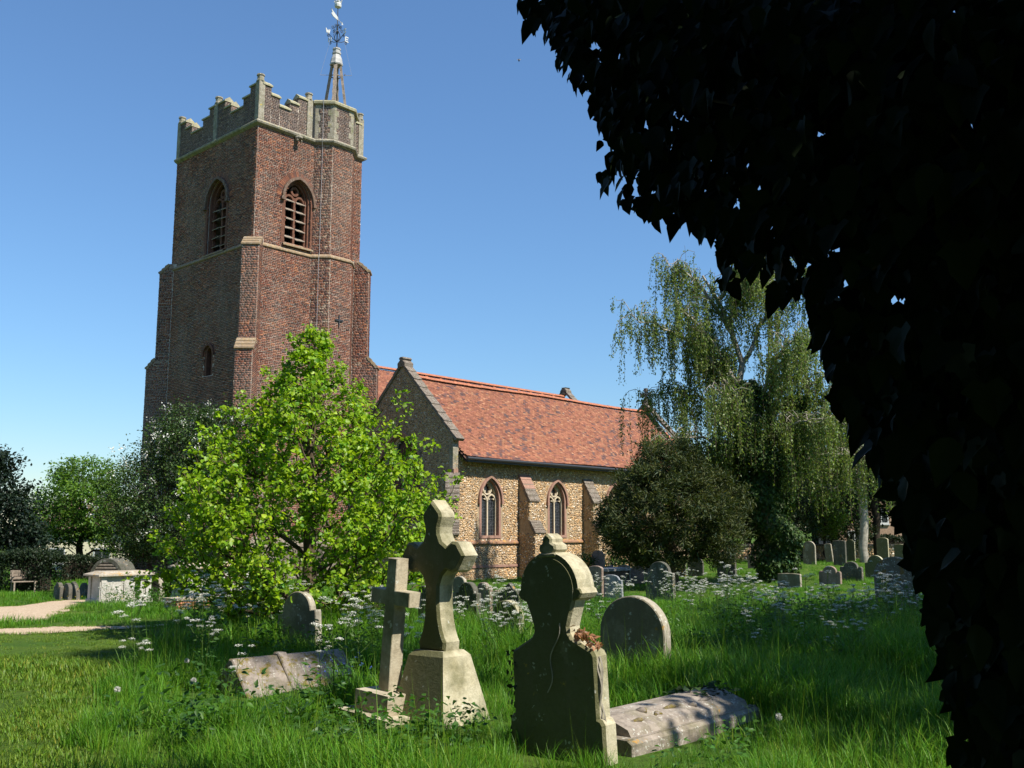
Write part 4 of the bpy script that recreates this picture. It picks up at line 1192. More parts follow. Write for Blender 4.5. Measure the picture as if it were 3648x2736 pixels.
# coped grave slab running east from it
def wp(base, du, dv):
    return base[:2] + EV * du + NV * dv
lp = wp(TH, .28, -.02)
led = empty('grave_slab', (lp[0], lp[1], float(gz(lp[0], lp[1])) - .05), CH_A)
tag(led, 'long pale grave slab with low relief lying behind the tall finial headstone', 'grave slab')
g_ = MB(); fS_ = Fr((0, 0, 0), (0, -1, 0), (-1, 0, 0))
g_.prism([(.40, 0), (.40, .16), (.36, .19), (.36, .0 + .20), (-.36, .20), (-.40, .16), (-.40, 0)], fS_, 0, -1.95, .01); g_.build('base', S_SLAB, led)
g_ = MB()
V = [(x, y, z) for x, s in ((.08, 1), (1.85, 1)) for y, z in ((-.33, .20), (-.30, .26), (-.10, .345), (.10, .345), (.30, .26), (.33, .20))]
g_.add(V, [(0, 1, 2, 3, 4, 5), (11, 10, 9, 8, 7, 6)] + [(i, 6 + i, 6 + i + 1, i + 1) for i in range(5)]); g_.build('coped_top', S_SLAB, led)
g_ = MB()
for (x, y, lx, ly, a) in ((.34, -.22, .12, .03, .3), (.52, -.12, .05, .05, .8), (.62, -.20, .06, .03, -.4), (.9, -.16, .16, .035, .1), (1.15, -.2, .05, .04, .7), (1.4, -.17, .13, .03, .2)):
    z = .26 + (.30 - abs(y)) * .42; g_.tube([(x - lx * .8, y + a * .03, z - .004), (x, y - a * .02, z + .004), (x + lx * .8, y + a * .04, z - .004)], [ly * .35, ly * .8, ly * .4], 7)
g_.build('relief', S_MOSS, led, True)
SPOTS += [(*wp(TH, .3 + .4 * k, q_), .42) for k in range(5) for q_ in (-.02, -.4)]; led.scale = (1, 1, .82)

# --- large cross on tapered pedestal
LC = gpt(1600, 2541); LC = np.array([(1575 - CX) / FPX * 8.75 * 1.0, 8.8, 0]); LC[2] = float(gz(LC[0], LC[1]))
lcx = empty('stone_cross', tuple(LC - np.array((0, 0, .06))), CH_A); lcx.rotation_euler = (R_(-1.2), 0, CH_A + R_(-1))
tag(lcx, 'large mossy stone cross with pointed arm ends on a tapered pedestal', 'grave cross')
hf = [(.165, .64), (.175, .72), (.15, .76), (.125, .82), (.10, .92), (.088, 1.05), (.092, 1.20), (.13, 1.285), (.19, 1.335), (.27, 1.315), (.33, 1.335), (.415, 1.46), (.33, 1.575), (.26, 1.585), (.19, 1.545), (.125, 1.585), (.092, 1.655), (.092, 1.71), (.125, 1.80), (.115, 1.84), (.0, 1.955)]
poly = hf + [(-x, z) for x, z in hf[::-1] if x > 1e-3]
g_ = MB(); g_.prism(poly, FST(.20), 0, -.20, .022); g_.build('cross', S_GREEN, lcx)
g_ = MB()
V = []
for z, a, b_ in ((.0, .36, .29), (.55, .235, .175), (.60, .225, .165), (.645, .18, .125)):
    V += [(-b_, -a, z), (b_, -a, z), (b_, a, z), (-b_, a, z)]
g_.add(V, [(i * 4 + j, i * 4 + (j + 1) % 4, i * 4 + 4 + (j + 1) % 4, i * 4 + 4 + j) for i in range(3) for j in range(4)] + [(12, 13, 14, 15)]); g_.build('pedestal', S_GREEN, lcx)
SPOTS.append((LC[0], LC[1], .38))
# --- plain cross
PC = np.array([(1392 - CX) / FPX * 8.8, 8.9, 0]); PC[2] = float(gz(PC[0], PC[1]))
pcx = empty('stone_cross', tuple(PC - np.array((0, 0, .04))), CH_A); pcx.rotation_euler = (R_(3.4), R_(1), CH_A + R_(2))
tag(pcx, 'smaller plain pale latin cross on a stepped square base, tilted', 'grave cross')
poly = [(.07, .26), (.062, 1.02), (.25, 1.02), (.25, 1.15), (.062, 1.15), (.06, 1.43), (-.06, 1.43), (-.062, 1.15), (-.25, 1.15), (-.25, 1.02), (-.062, 1.02), (-.07, .26)]
g_ = MB(); g_.prism(poly, FST(.15), 0, -.15, .006); g_.build('cross', S_BUFF, pcx)
g_ = MB(); g_.box((0, 0, .185), (.21, .21, .09)); g_.build('plinth', S_BUFF, pcx)
g_ = MB(); g_.box((0, 0, .05), (.32, .32, .055)); g_.build('step', S_BUFF, pcx)
SPOTS.append((PC[0], PC[1], .3))
# --- mossy coped tomb
CT = np.array([(850 - CX) / FPX * 10.4, 10.4, 0]); CT[2] = float(gz(CT[0], CT[1]))
CT[2] -= .05; cto = empty('coped_tomb', tuple(CT), CH_A + R_(-6)); cto.scale = (1, 1.0, 1.12); tag(cto, 'mossy coffin shaped tomb with ridged top lying in the long grass', 'tomb')
g_ = MB(); f = Fr((0, 0, 0), (0, -1, 0), (-1, 0, 0))
g_.prism([(.46, -.1), (.46, .05), (.40, .08), (.035, .36), (-.035, .36), (-.40, .08), (-.46, .05), (-.46, -.1)], f, 0, -1.35, .012); g_.build('body', S_MOSS, cto)
g_ = MB(); g_.prism([(.42, .08), (.05, .385), (-.05, .385), (-.42, .08)], Fr((.52, 0, 0), (0, -1, 0), (-1, 0, 0)), 0, -.11, .012); g_.build('cross_ridge', S_MOSS, cto)
SPOTS += [(*wp(CT, .3 + .4 * k, q_), .5) for k in range(4) for q_ in (0, -.45, -.85)] + [(*wp(CT, -.35, q_), .45) for q_ in (0, -.5)]

# --- chest tombs
def chest(px, py, D, L, Wd, H, label, lid_o):
    v = ray(px, py); p = np.array([v[0] * D, D, 0]); p[2] = float(gz(p[0], p[1]))
    r = empty('chest_tomb', tuple(p), CH_A); tag(r, label, 'tomb')
    g_ = MB(); g_.box((L / 2, Wd / 2, H * .05), (L / 2 + .06, Wd / 2 + .06, H * .08)); g_.build('plinth', S_WHITE, r)
    g_ = MB(); g_.box((L / 2, Wd / 2, H * .48), (L / 2, Wd / 2, H * .40)); g_.build('chest', S_WHITE, r)
    for k in range(3):
        x = (.06, L / 2, L - .06)[k]; q = MB(); q.box((x, -.012, H * .48), (.07, .03, H * .395)); q.build('pilaster', S_WHITE, r)
    for k in range(2):
        x0, x1 = ((.16, L / 2 - .1), (L / 2 + .1, L - .16))[k]; q = MB(); q.sweep([(x0, H * .16), (x1, H * .16), (x1, H * .80), (x0, H * .80)], Fr((0, 0, 0), (1, 0, 0), (0, -1, 0)), -.012, .012, 0, .014, closed=True); q.build('panel_moulding', S_WHITE, r)
    for y in (.06, Wd - .06): q = MB(); q.box((-.01, y, H * .48), (.025, .07, H * .395)); q.build('pilaster', S_WHITE, r)
    g_ = MB(); o_ = .13
    V = []
    for z, k in ((H * .88, .0), (H * .90, o_), (H * .95, o_), (H * .965, o_ - .03), (H * 1.04, -.06), (H * 1.05, -.15)):
        V += [(-k, -k, z), (L + k, -k, z), (L + k, Wd + k, z), (-k, Wd + k, z)]
    g_.add(V, [(i * 4 + j, i * 4 + (j + 1) % 4, i * 4 + 4 + (j + 1) % 4, i * 4 + 4 + j) for i in range(5) for j in range(4)] + [(20, 21, 22, 23), (3, 2, 1, 0)]); g_.build('lid', S_LID, r)
    for a in np.arange(0, L, .4): SPOTS.append((*(p[:2] + EV * a + NV * Wd / 2), .5))
    return r, p
ch1, cp1 = chest(356, 2150, 25.8, 1.36, .66, .78, 'white panelled chest tomb with lichened lid beside the gravel path', 0)
ch2, cp2 = chest(668, 2125, 27.5, 1.9, .8, 1.0, 'taller white chest tomb half hidden behind the bright lime tree', 0)
# brick kerb tomb
v = ray(632, 2160); p = np.array([v[0] * 24, 24, 0]); p[2] = float(gz(p[0], p[1]))
bt = empty('brick_tomb', tuple(p), CH_A); tag(bt, 'low orange brick tomb kerb in the grass below the taller chest tomb', 'tomb')
ab = Acc(); PO = [(.45, .19, .09), (.38, .15, .08), (.42, .22, .12)]
for (o, a, n_, L) in (((0, 0, 0), (1, 0, 0), (0, -1, 0), .9), ((0, .6, 0), (0, -1, 0), (-1, 0, 0), .6), ((.9, 0, 0), (0, 1, 0), (1, 0, 0), .6)):
    ab.add(bricks(Fr(o, a, n_), 0, L, -.1, .22, None, PO, 5, .072))
ab.build('bricks', M['brick'], bt); g_ = MB(); g_.box((.45, .3, .06), (.44, .29, .15)); g_.build('core', M['mortar'], bt)
g_ = MB(); g_.box((.45, .3, .245), (.49, .34, .022)); g_.build('slab', S_LID, bt)
# low table tomb under the yew, pale flat slab
v = ray(2165, 2040); p = np.array([v[0] * 38, 38, 0]); p[2] = float(gz(p[0], p[1]))
lt = empty('table_tomb', tuple(p), CH_A); tag(lt, 'low tomb with pale flat slab between headstones and the church wall', 'tomb')
g_ = MB(); g_.box((.8, .4, .25), (.72, .34, .27)); g_.build('chest', S_PINK, lt); g_ = MB(); g_.box((.8, .4, .565), (.85, .45, .05)); g_.build('slab', S_WHITE, lt)
# --- bench
v = ray(42, 2115); D = 32; p = np.array([v[0] * D, D, 0]); p[2] = float(gz(p[0], p[1]))
be = empty('park_bench', tuple(p), R_(40)); be.scale = (.62, .8, .8); tag(be, 'small weathered wooden bench facing the gravel at the far left', 'bench')
for k in range(3): q = MB(); q.box((.55, .30, .58 + k * .13), (.60, .018, .05), Matrix.Rotation(.15, 3, 'X')); q.build('back_slat', M['wood'], be)
for k in range(4): q = MB(); q.box((.55, -.12 + k * .11, .44), (.60, .045, .016)); q.build('seat_slat', M['wood'], be)
for x in (.05, 1.05):
    q = MB(); q.box((x, -.14, .22), (.035, .035, .22)); q.build('leg', M['wood'], be)
    q = MB(); q.box((x, .28, .45), (.035, .03, .45)); q.build('leg', M['wood'], be)
    q = MB(); q.box((x, .06, .62), (.035, .24, .02)); q.build('armrest', M['wood'], be)
# --- ribbed half-barrel tomb behind the chest tomb
v = ray(325, 2070); D = 34; p = np.array([v[0] * D, D, 0]); p[2] = float(gz(p[0], p[1]))
bl_ = empty('barrel_tomb', tuple(p), R_(-6)); tag(bl_, 'dark ribbed half barrel shaped tomb behind the white chest tomb', 'tomb')
pts = [(.54 + .54 * math.cos(a), .42 + .62 * math.sin(a)) for a in np.linspace(0, PI, 14)]
g_ = MB(); g_.prism([(1.08, -.2)] + pts + [(0, -.2)], Fr((0, 0, 0), (1, 0, 0), (0, -1, 0)), 0, -.9); g_.build('core', S_DARK, bl_)
for k in range(10):
    z = .08 + k * .10
    if z > .42: hw = .54 * math.sqrt(max(0.02, 1 - ((z - .42) / .62) ** 2))
    else: hw = .54
    if hw < .08: continue
    q = MB(); q.box((.54, -.012, z), (hw - .02, .03, .028)); q.build('rib', M['wood'], bl_)
g_ = MB(); g_.sweep(pts, Fr((0, 0, 0), (1, 0, 0), (0, -1, 0)), -.06, .05, .05, -.95); g_.build('arched_cover', S_DARK, bl_)

# ------------------------------------------------------------------ far buildings and walls
RENDER_W = m_plain('cream_render', (.72, .64, .44), .9, .2, .08, 3)
def house(name, label, p, rz, L, Wd, he, hr, wall_m, roof_m, wins, chim=()):
    r = empty(name, p, rz); tag(r, label, 'house')
    g_ = MB(); g_.box((L / 2, Wd / 2, he / 2 - .5), (L / 2, Wd / 2, he / 2 + .5)); g_.add([(0, 0, he), (0, Wd, he), (0, Wd / 2, hr - .1), (L, 0, he), (L, Wd, he), (L, Wd / 2, hr - .1)], [(0, 1, 2), (3, 4, 5)]); g_.build('wall', wall_m, r)
    g_ = MB(); k = (hr - he) / (Wd / 2)
    for sg in (0, 1):
        y0 = -.4 if sg == 0 else Wd + .4; n = 22
        for i in range(n):
            t0, t1 = i / n, (i + 1) / n; ya, yb = y0 + (Wd / 2 - y0) * t0, y0 + (Wd / 2 - y0) * t1; za, zb = he - .4 * k + (hr - he + .4 * k) * t0, he - .4 * k + (hr - he + .4 * k) * t1
            g_.add([(-.3, ya, za + .05), (L + .3, ya, za + .05), (L + .3, yb, zb + .01), (-.3, yb, zb + .01), (-.3, ya, za - .03), (L + .3, ya, za - .03)], [(0, 1, 2, 3), (4, 5, 1, 0)])
    rf_ = g_.build('roof', roof_m, r)
    for x in chim: q = MB(); q.box((x, Wd / 2, hr + .3), (.35, .3, .8)); q.lathe([(.13, hr + 1.1), (.1, hr + 1.45)], (x - .15, Wd / 2, 0), 8); q.build('chimney', M['brickplain'], rf_)
    for (x, z, w, h) in wins:
        f = Fr((0, 0, 0), (1, 0, 0), (0, -1, 0)); q = MB(); q.sweep([(x, z), (x + w, z), (x + w, z + h), (x, z + h)], f, -.05, .05, -.02, .05, closed=True); q.fbox(f, x + w / 2 - .03, x + w / 2 + .03, z, z + h, 0, .04); wi = q.build('window', M['gilt'], r)
        q = MB(); q.fbox(f, x, x + w, z, z + h, .004, .012); q.build('pane', M['glass'], wi)
        q = MB(); q.fbox(f, x - .1, x + w + .1, z - .14, z - .06, 0, .12); q.build('sill', M['gilt'], wi)
TILE_BR = m_plain('brown_tiled_roof', (.16, .10, .075), .9, .15, .25, 12)
v = ray(120, 1885) ; D = 84
house('cream_house', 'cream rendered house with brown tiled roof behind the left hand trees', (v[0] * D, D, -2.2), R_(-4), 12.0, 8, 4.0, 6.6, RENDER_W, TILE_BR, [(1.5, 1.0, 1.4, 1.2), (5.5, 1.0, 1.4, 1.2), (9, 1.0, 1.2, 1.2)], (9.9,))
v = ray(226, 1885); D = 58
house('white_annexe', 'small white weatherboarded building with glazed door beyond the boundary wall', (v[0] * D, D, -3.4), R_(-4), 2.6, 3, 2.75, 2.9, M['gilt'], M['lead'], [(.2, 1.5, .5, .9), (1.1, 1.5, .6, .9), (1.9, 1.5, .5, .9)])
v = ray(2985, 1885); D = 76
house('brick_house', 'buff and red brick house with white framed windows behind the right hand trees', (v[0] * D, D, -.3), R_(-3), 14, 8, 5.4, 8.4, m_plain('buff_brick', (.33, .22, .15), .9, .2, .25, 10), TILE_BR, [(2.85, 2.4, 1.0, 1.1), (6.5, 2.4, 1.0, 1.1), (9.5, 2.4, 1.0, 1.1), (.8, .6, .9, 1.2)])
def fwall(name, label, a, b_, h, t, mat, cap):
    a = np.array(a); b_ = np.array(b_); L = np.linalg.norm(b_ - a); d = (b_ - a) / L
    r = empty(name, (a[0], a[1], float(gz(a[0], a[1]))), math.atan2(d[1], d[0])); tag(r, label, 'wall')
    g_ = MB(); g_.box((L / 2, 0, h / 2 - .3), (L / 2, t / 2, h / 2 + .3)); g_.build('wall', mat, r)
    n = int(L / .55); e = cap
    for k in range(n):
        q = MB(); q.box((L * (k + .5) / n, 0, h + .045), (L / n / 2 - .006, t / 2 + .05, .05)); q.build('coping_stone', e, r)
    return r
pt = lambda px, D: (ray(px, 1885)[0] * D, D)
fw = fwall('flint_wall', 'low flint boundary wall with pale coping beyond the far headstones', pt(2560, 56), pt(3420, 55), .85, .4, M['flintwall'], M['slate'])
af = Acc(); af.add(flints(Fr((0, -.2, 0), (1, 0, 0), (0, -1, 0)), 0, 13.5, 0, .84, None, 71, .16, .12)); af.build('flints', M['flint'], fw)

# ------------------------------------------------------------------ foliage
def unit(v): return v / (np.linalg.norm(v, axis=-1, keepdims=True) + 1e-9)
L_QUAD = (np.array([(0, 0, 0), (.30, .45, .07), (0, 1, -.04), (-.30, .45, .07)]), np.array([(0, 1, 2), (0, 2, 3)]))
L_NARROW = (np.array([(0, 0, 0), (.10, .45, .03), (0, 1, -.08), (-.10, .45, .03)]), np.array([(0, 1, 2), (0, 2, 3)]))
L_LIME = (np.array([(0, .1, 0), (.28, -.02, .06), (.46, .28, .10), (.32, .66, .06), (0, 1, -.10), (-.28, -.02, .06), (-.46, .28, .10), (-.32, .66, .06)]), np.array([(0, 1, 2), (0, 2, 3), (0, 3, 4), (0, 6, 5), (0, 7, 6), (0, 4, 7)]))
L_IVY = (np.array([(0, .06, 0), (.22, -.06, .04), (.50, .20, .09), (.31, .36, .05), (.27, .62, .05), (0, 1.0, -.12), (-.22, -.06, .04), (-.50, .20, .09), (-.31, .36, .05), (-.27, .62, .05)]),
         np.array([(0, 1, 2), (0, 2, 3), (0, 3, 4), (0, 4, 5), (0, 7, 6), (0, 8, 7), (0, 9, 8), (0, 5, 9)]))
L_OVATE = (np.array([(0, 0, 0), (.20, .10, .04), (.34, .34, .08), (.22, .68, .05), (0, 1.08, -.14), (-.20, .10, .04), (-.34, .34, .08), (-.22, .68, .05)]), np.array([(0, 1, 2), (0, 2, 3), (0, 3, 4), (0, 6, 5), (0, 7, 6), (0, 4, 7)]))

def leaves(name, P, T, Nn, size, tpl, col, mat, parent=None, kind=None):
    """one mesh of leaf blades: P base, T tip direction, Nn blade normal"""
    V0, F0 = tpl; n = len(P)
    T = unit(T); B = unit(np.cross(T, Nn)); Nn = np.cross(B, T)
    s = np.broadcast_to(np.asarray(size, float), (n,))[:, None, None]
    V = P[:, None] + s * (V0[None, :, 0:1] * B[:, None] + V0[None, :, 1:2] * T[:, None] + V0[None, :, 2:3] * Nn[:, None])
    F = (np.arange(n) * len(V0))[:, None, None] + F0[None]
    o = bulk(name, V.reshape(-1, 3), F.reshape(-1, 3), np.repeat(col, len(F0), 0), mat, parent)
    if kind: o['kind'] = kind
    return o

def hues(n, base, var=.28, yellow=.15, rng=RNG):
    c = np.array(base)[None] * rng.uniform(1 - var, 1 + var, (n, 1))
    y = rng.normal(0, yellow, (n, 1))
    return np.clip(c * np.concatenate([1 + y, 1 + y * .4, 1 - y], 1), .001, 1)

def skeleton(trunk, tips, rng, up=.35, tip_r=.006, power=.48, bend=.12, rmax=None, n_mid=3):
    """connect tips to a trunk by greedy nearest growth: nodes, parent, radius"""
    nodes = [np.array(p, float) for p in trunk]; par = [-1] + list(range(len(trunk) - 1))
    tr = np.array(trunk)
    d0 = np.min(np.linalg.norm(tips[:, None] - tr[None], axis=2), 1)
    arr = np.zeros((len(trunk) + len(tips) * (n_mid + 1), 3)); arr[:len(trunk)] = tr; cnt = len(trunk)
    plen = np.zeros(len(arr)); tipid = []
    for i in np.argsort(d0):
        t = tips[i]; dv = t[None] - arr[:cnt]; d = np.linalg.norm(dv, axis=1)
        cost = d + np.maximum(0, -(dv[:, 2]) + up * np.linalg.norm(dv[:, :2], axis=1)) * 1.2 + plen[:cnt] * .35
        j = int(np.argmin(cost)); a = arr[j]; L = d[j]; p = j
        for k in range(1, n_mid + 2):
            s = k / (n_mid + 1)
            q = a + (t - a) * s
            q = q + np.array((0, 0, 1.0)) * math.sin(s * PI) * L * bend
            if k <= n_mid: q = q + rng.normal(0, .035 * L, 3)
            arr[cnt] = q; plen[cnt] = plen[p] + L / (n_mid + 1); nodes.append(q); par.append(p); p = cnt; cnt += 1
        tipid.append((p, i))
    w = np.zeros(cnt)
    for p, _ in tipid: w[p] += 1
    for k in range(cnt - 1, 0, -1): w[par[k]] += w[k]
    r = tip_r * np.maximum(w, 1) ** power
    if rmax: r = np.minimum(r, rmax)
    return arr[:cnt], np.array(par), r, tipid

def limbs_mesh(name, nodes, par, r, mat, parent, n=5, rmin=0):
    """tapered tubes along a skeleton, one mesh"""
    k = np.arange(1, len(nodes)); k = k[r[k] > rmin]
    a, b_ = nodes[par[k]], nodes[k]; t = unit(b_ - a)
    ref = np.where(np.abs(t[:, 2:3]) < .9, np.array([[0, 0, 1.0]]), np.array([[1.0, 0, 0]]))
    x = unit(np.cross(ref, t)); y = np.cross(t, x); th = np.arange(n) / n * 2 * PI
    ring = np.cos(th)[None, :, None] * x[:, None] + np.sin(th)[None, :, None] * y[:, None]
    ra = np.minimum(r[par[k]], r[k] * 1.6)
    V = np.concatenate([a[:, None] + ring * ra[:, None, None], (b_ + t * r[k][:, None] * .3)[:, None] + ring * r[k][:, None, None]], 1).reshape(-1, 3)
    T = np.array([[i, (i + 1) % n, n + (i + 1) % n, n + i] for i in range(n)])
    F = ((np.arange(len(k)) * 2 * n)[:, None, None] + T[None]).reshape(-1, 4)
    return bulk(name, V, F, None, mat, parent, True)

def trunk_line(x, y, h, lean=(0, 0), wob=.06, n=10, rng=RNG):
    z0 = float(gz(x, y)) - .15
    return [(x + lean[0] * s * h + rng.normal(0, wob) * (s > 0), y + lean[1] * s * h + rng.normal(0, wob) * (s > 0), z0 + s * h) for s in np.linspace(0, 1, n)]

def env_tips(n, blobs, rng, shell=.45, zmin=None):
    """tips in a union of ellipsoids (cx,cy,cz,rx,ry,rz,weight), biased to the shell"""
    w = np.array([b_[6] for b_ in blobs], float); w /= w.sum(); out = []
    for b_, k in zip(blobs, rng.multinomial(n, w)):
        d = unit(rng.normal(size=(k, 3))); rr = rng.random(k) ** (1 / 3.0); rr = shell + (1 - shell) * rr
        rr = rr * (1 + .13 * np.sin(d[:, 0] * 5 + b_[0]) * np.sin(d[:, 2] * 6 + b_[1]) + rng.normal(0, .05, k))
        out.append(np.array(b_[:3])[None] + d * rr[:, None] * np.array(b_[3:6])[None])
    P = np.concatenate(out)
    if zmin is not None: P = P[P[:, 2] > zmin]
    return P

def tree(name, label, cat, base, h, blobs, ntips, per, size, tpl, col, mat, bark, seed, group=None, droop=.25, spread=.28, shell=.45, var=.28, yellow=.15, zmin=None, up=.35, tip_r=.006, out=.6, jit=.6, lean=(0, 0), rmin=0, rmax=None, blossom=0):
    rng = np.random.default_rng(seed)
    r = empty(name, (base[0], base[1], float(gz(*base)))); tag(r, label, cat, group)
    off = np.array((base[0], base[1], float(gz(*base))))
    tips = env_tips(ntips, blobs, rng, shell, zmin)
    tr = trunk_line(base[0], base[1], h, lean, .05, 10, rng)
    nodes, par, rad, tid = skeleton(tr, tips, rng, up, tip_r, rmax=rmax)
    tk = np.arange(len(tr)); rad[tk] = np.maximum(rad[tk], np.linspace(rad[1] * 1.15, tip_r * 2, len(tr)))
    # leaves along the last stretch of every twig
    ids = np.array([p for p, _ in tid]); A = nodes[par[ids]]; B = nodes[ids]; D = unit(B - A)
    k = np.repeat(np.arange(len(ids)), per); n = len(k)
    s = rng.random((n, 1)) * 1.5 - .4
    P = A[k] + (B[k] - A[k]) * s + rng.normal(0, spread, (n, 3)) * np.array([[1, 1, .8]])
    T = D[k] * out + rng.normal(0, jit, (n, 3)) + np.array([[0, 0, -droop]])
    Nn = unit(np.array([[0, 0, 1.0]]) + rng.normal(0, .55, (n, 3)))
    nodes = nodes - off; P = P - off
    ok = P[:, 2] > .03; P, T, Nn = P[ok], T[ok], Nn[ok]; n = len(P)
    m_ = len(tr)
    trunk = limbs_mesh('trunk', nodes[:m_], par[:m_], rad[:m_], bark, r, 8)
    q_ = np.arange(len(nodes)); keep = limbs_mesh('branches', nodes, par, np.where(q_ < m_, 0, rad), bark, r, 5, max(rmin, 1e-4))
    lc_ = np.array(hues(n, col, var, yellow, rng)) * (1 + .18 * np.sin(P @ np.array([1.9, 2.3, 2.1]) + seed))[:, None]
    crown = leaves('crown', P, T, Nn, rng.uniform(.65, 1.2, n) * size, tpl, lc_, mat, r)
    if blossom:
        kk = rng.integers(0, len(tips), blossom); g_ = tips[kk] - off + rng.normal(0, .22, (blossom, 3))
        g_ = np.repeat(g_, 14, 0) + rng.normal(0, .055, (blossom * 14, 3)) ; nb_ = len(g_)
        leaves('blossom', g_, rng.normal(size=(nb_, 3)), rng.normal(size=(nb_, 3)), rng.uniform(.04, .075, nb_), L_QUAD, hues(nb_, (.75, .75, .66), .1, .03, rng), M['petal'], r)
    return r

# --- bright young lime in the middle
LX, LY = (1102 - CX) / FPX * 16.6, 16.6
prof_z = [.25, .6, 1.0, 1.5, 2.1, 2.7, 3.3, 3.8, 4.3, 4.8, 5.25]; prof_r = [1.0, 1.85, 2.3, 2.4, 2.28, 1.95, 1.5, 1.08, .64, .28, .10]
rng = np.random.default_rng(21)
z = rng.uniform(.3, 5.1, 2100); keep = rng.random(2100) < (np.interp(z, prof_z, prof_r) / 2.5) ** 1.3 + .05; z = z[keep]
a = rng.uniform(0, 2 * PI, len(z)); rr = np.interp(z, prof_z, prof_r) * (.42 + .58 * rng.random(len(z)) ** .55) * (1 + .17 * np.sin(a * 5 + z * 2.6) + .08 * np.sin(a * 9 - z * 5)) + rng.normal(0, .05, len(z))
gl = float(gz(LX, LY))
tips = np.stack([LX + np.cos(a) * rr, LY + np.sin(a) * rr, gl + z], 1)
extra = np.array([(LX + 2.35 * .99, LY - .6, gl + 2.6), (LX + 2.2, LY - .4, gl + 3.1), (LX + 1.7, LY - .3, gl + 3.75), (LX + 1.55, LY, gl + 4.0), (LX - .05, LY, gl + 5.15), (LX + .15, LY, gl + 4.95), (LX - .35, LY, gl + 5.0), (LX - 1.2, LY, gl + 4.0), (LX - .8, LY, gl + 4.4)])
sh = tips[(z > 1.8) & (z < 4.2) & (rng.random(len(z)) < .12)]; sh = sh + np.stack([(sh[:, 0] - LX) * .06, (sh[:, 1] - LY) * .06, rng.uniform(.2, .5, len(sh))], 1)
tips = np.concatenate([tips, extra, sh])
lime = empty('lime_tree', (LX, LY, gl)); tag(lime, 'young bright yellow green lime tree in front of the church tower', 'tree')
tr = trunk_line(LX, LY, 4.9, (.012, 0), .03, 12, rng)
nodes, par, rad, tid = skeleton(tr, tips, rng, .55, .0065, .44, .06, .10)
rad[:12] = np.maximum(rad[:12], np.linspace(.085, .012, 12)); off = np.array((LX, LY, gl))
ids = np.array([p for p, _ in tid]); A, B = nodes[par[par[ids]]], nodes[ids]
limbs_mesh('trunk', nodes[:12] - off, par[:12], rad[:12], M['bark'], lime, 8)
q_ = np.arange(len(nodes)); limbs_mesh('branches', nodes - off, par, np.where(q_ < 12, 0, rad), M['bark'], lime, 5, 1e-4)
per = 26; k = np.repeat(np.arange(len(ids)), per); n = len(k)
s = rng.random((n, 1)) ** .6 * 1.1
P = A[k] + (B[k] - A[k]) * s + rng.normal(0, .055, (n, 3)); D = unit(B - A)
T = D[k] * .45 + unit(rng.normal(size=(n, 3))) * .7 + np.array([[0, 0, -.35]]); Nn = unit(np.array([[.25, -.25, 1.0]]) + rng.normal(0, .55, (n, 3)))
leaves('crown', P - off, T, Nn, rng.uniform(.036, .088, n), L_LIME, hues(n, (.215, .345, .014), .34, .2, rng), M['leaf'], lime)
SPOTS.append((LX, LY, .2))

# --- blossoming hawthorn behind it
HX = (650 - CX) / FPX * 29
tree('hawthorn_tree', 'dark hawthorn tree with white blossom beside the church tower foot', 'tree', (HX, 29), 3.6,
     [(HX, 29, 2.6, 2.0, 1.9, 2.3, 4), (HX - .9, 28.6, 2.3, 1.2, 1.2, 1.6, 2), (HX + .5, 28.8, 4.2, 1.5, 1.3, 1.15, 2), (HX + 1.8, 28.6, 3.5, 1.6, 1.3, 1.9, 2)],
     1100, 34, .085, L_QUAD, (.042, .08, .018), M['leaf_dull'], M['bark_dark'], 31, spread=.16, shell=.35, blossom=300, zmin=.45)
# --- trees at the left
TX = (306 - CX) / FPX * 43
tree('field_maple', 'rounded mid green tree behind the chest tomb and boundary wall', 'tree', (TX, 43), 3.0,
     [(TX, 43, 2.6, 2.3, 2.2, 1.5, 4), (TX + .1, 43, 3.9, 1.35, 1.3, 1.0, 2), (TX - 1.2, 43, 2.0, 1.3, 1.4, 1.1, 1.5), (TX + 1.4, 43, 2.0, 1.5, 1.4, 1.3, 1.5), (TX + 1.9, 43.5, 1.4, 1.2, 1.2, 1.3, 1)],
     900, 26, .14, L_QUAD, (.10, .19, .03), M['leaf'], M['bark_dark'], 41, spread=.18, shell=.4, zmin=.5, out=1.0)
TX = (-60 - CX) / FPX * 37
tree('dark_tree', 'dark blue green tree at the left edge of the picture', 'tree', (TX, 37), 3.0,
     [(TX, 37, 2.4, 1.9, 1.6, 1.8, 3), (TX + .9, 37, 1.9, 1.5, 1.3, 1.3, 2), (TX + .4, 37, 4.0, .9, .9, .7, 1), (TX - 1.6, 37, 2.2, 1.8, 1.6, 1.8, 2), (TX + 1.6, 37.2, 1.0, .9, 1, .7, 1)],
     700, 30, .16, L_QUAD, (.014, .028, .016), M['leaf_dull'], M['bark_dark'], 43, spread=.18, shell=.3, zmin=.15)
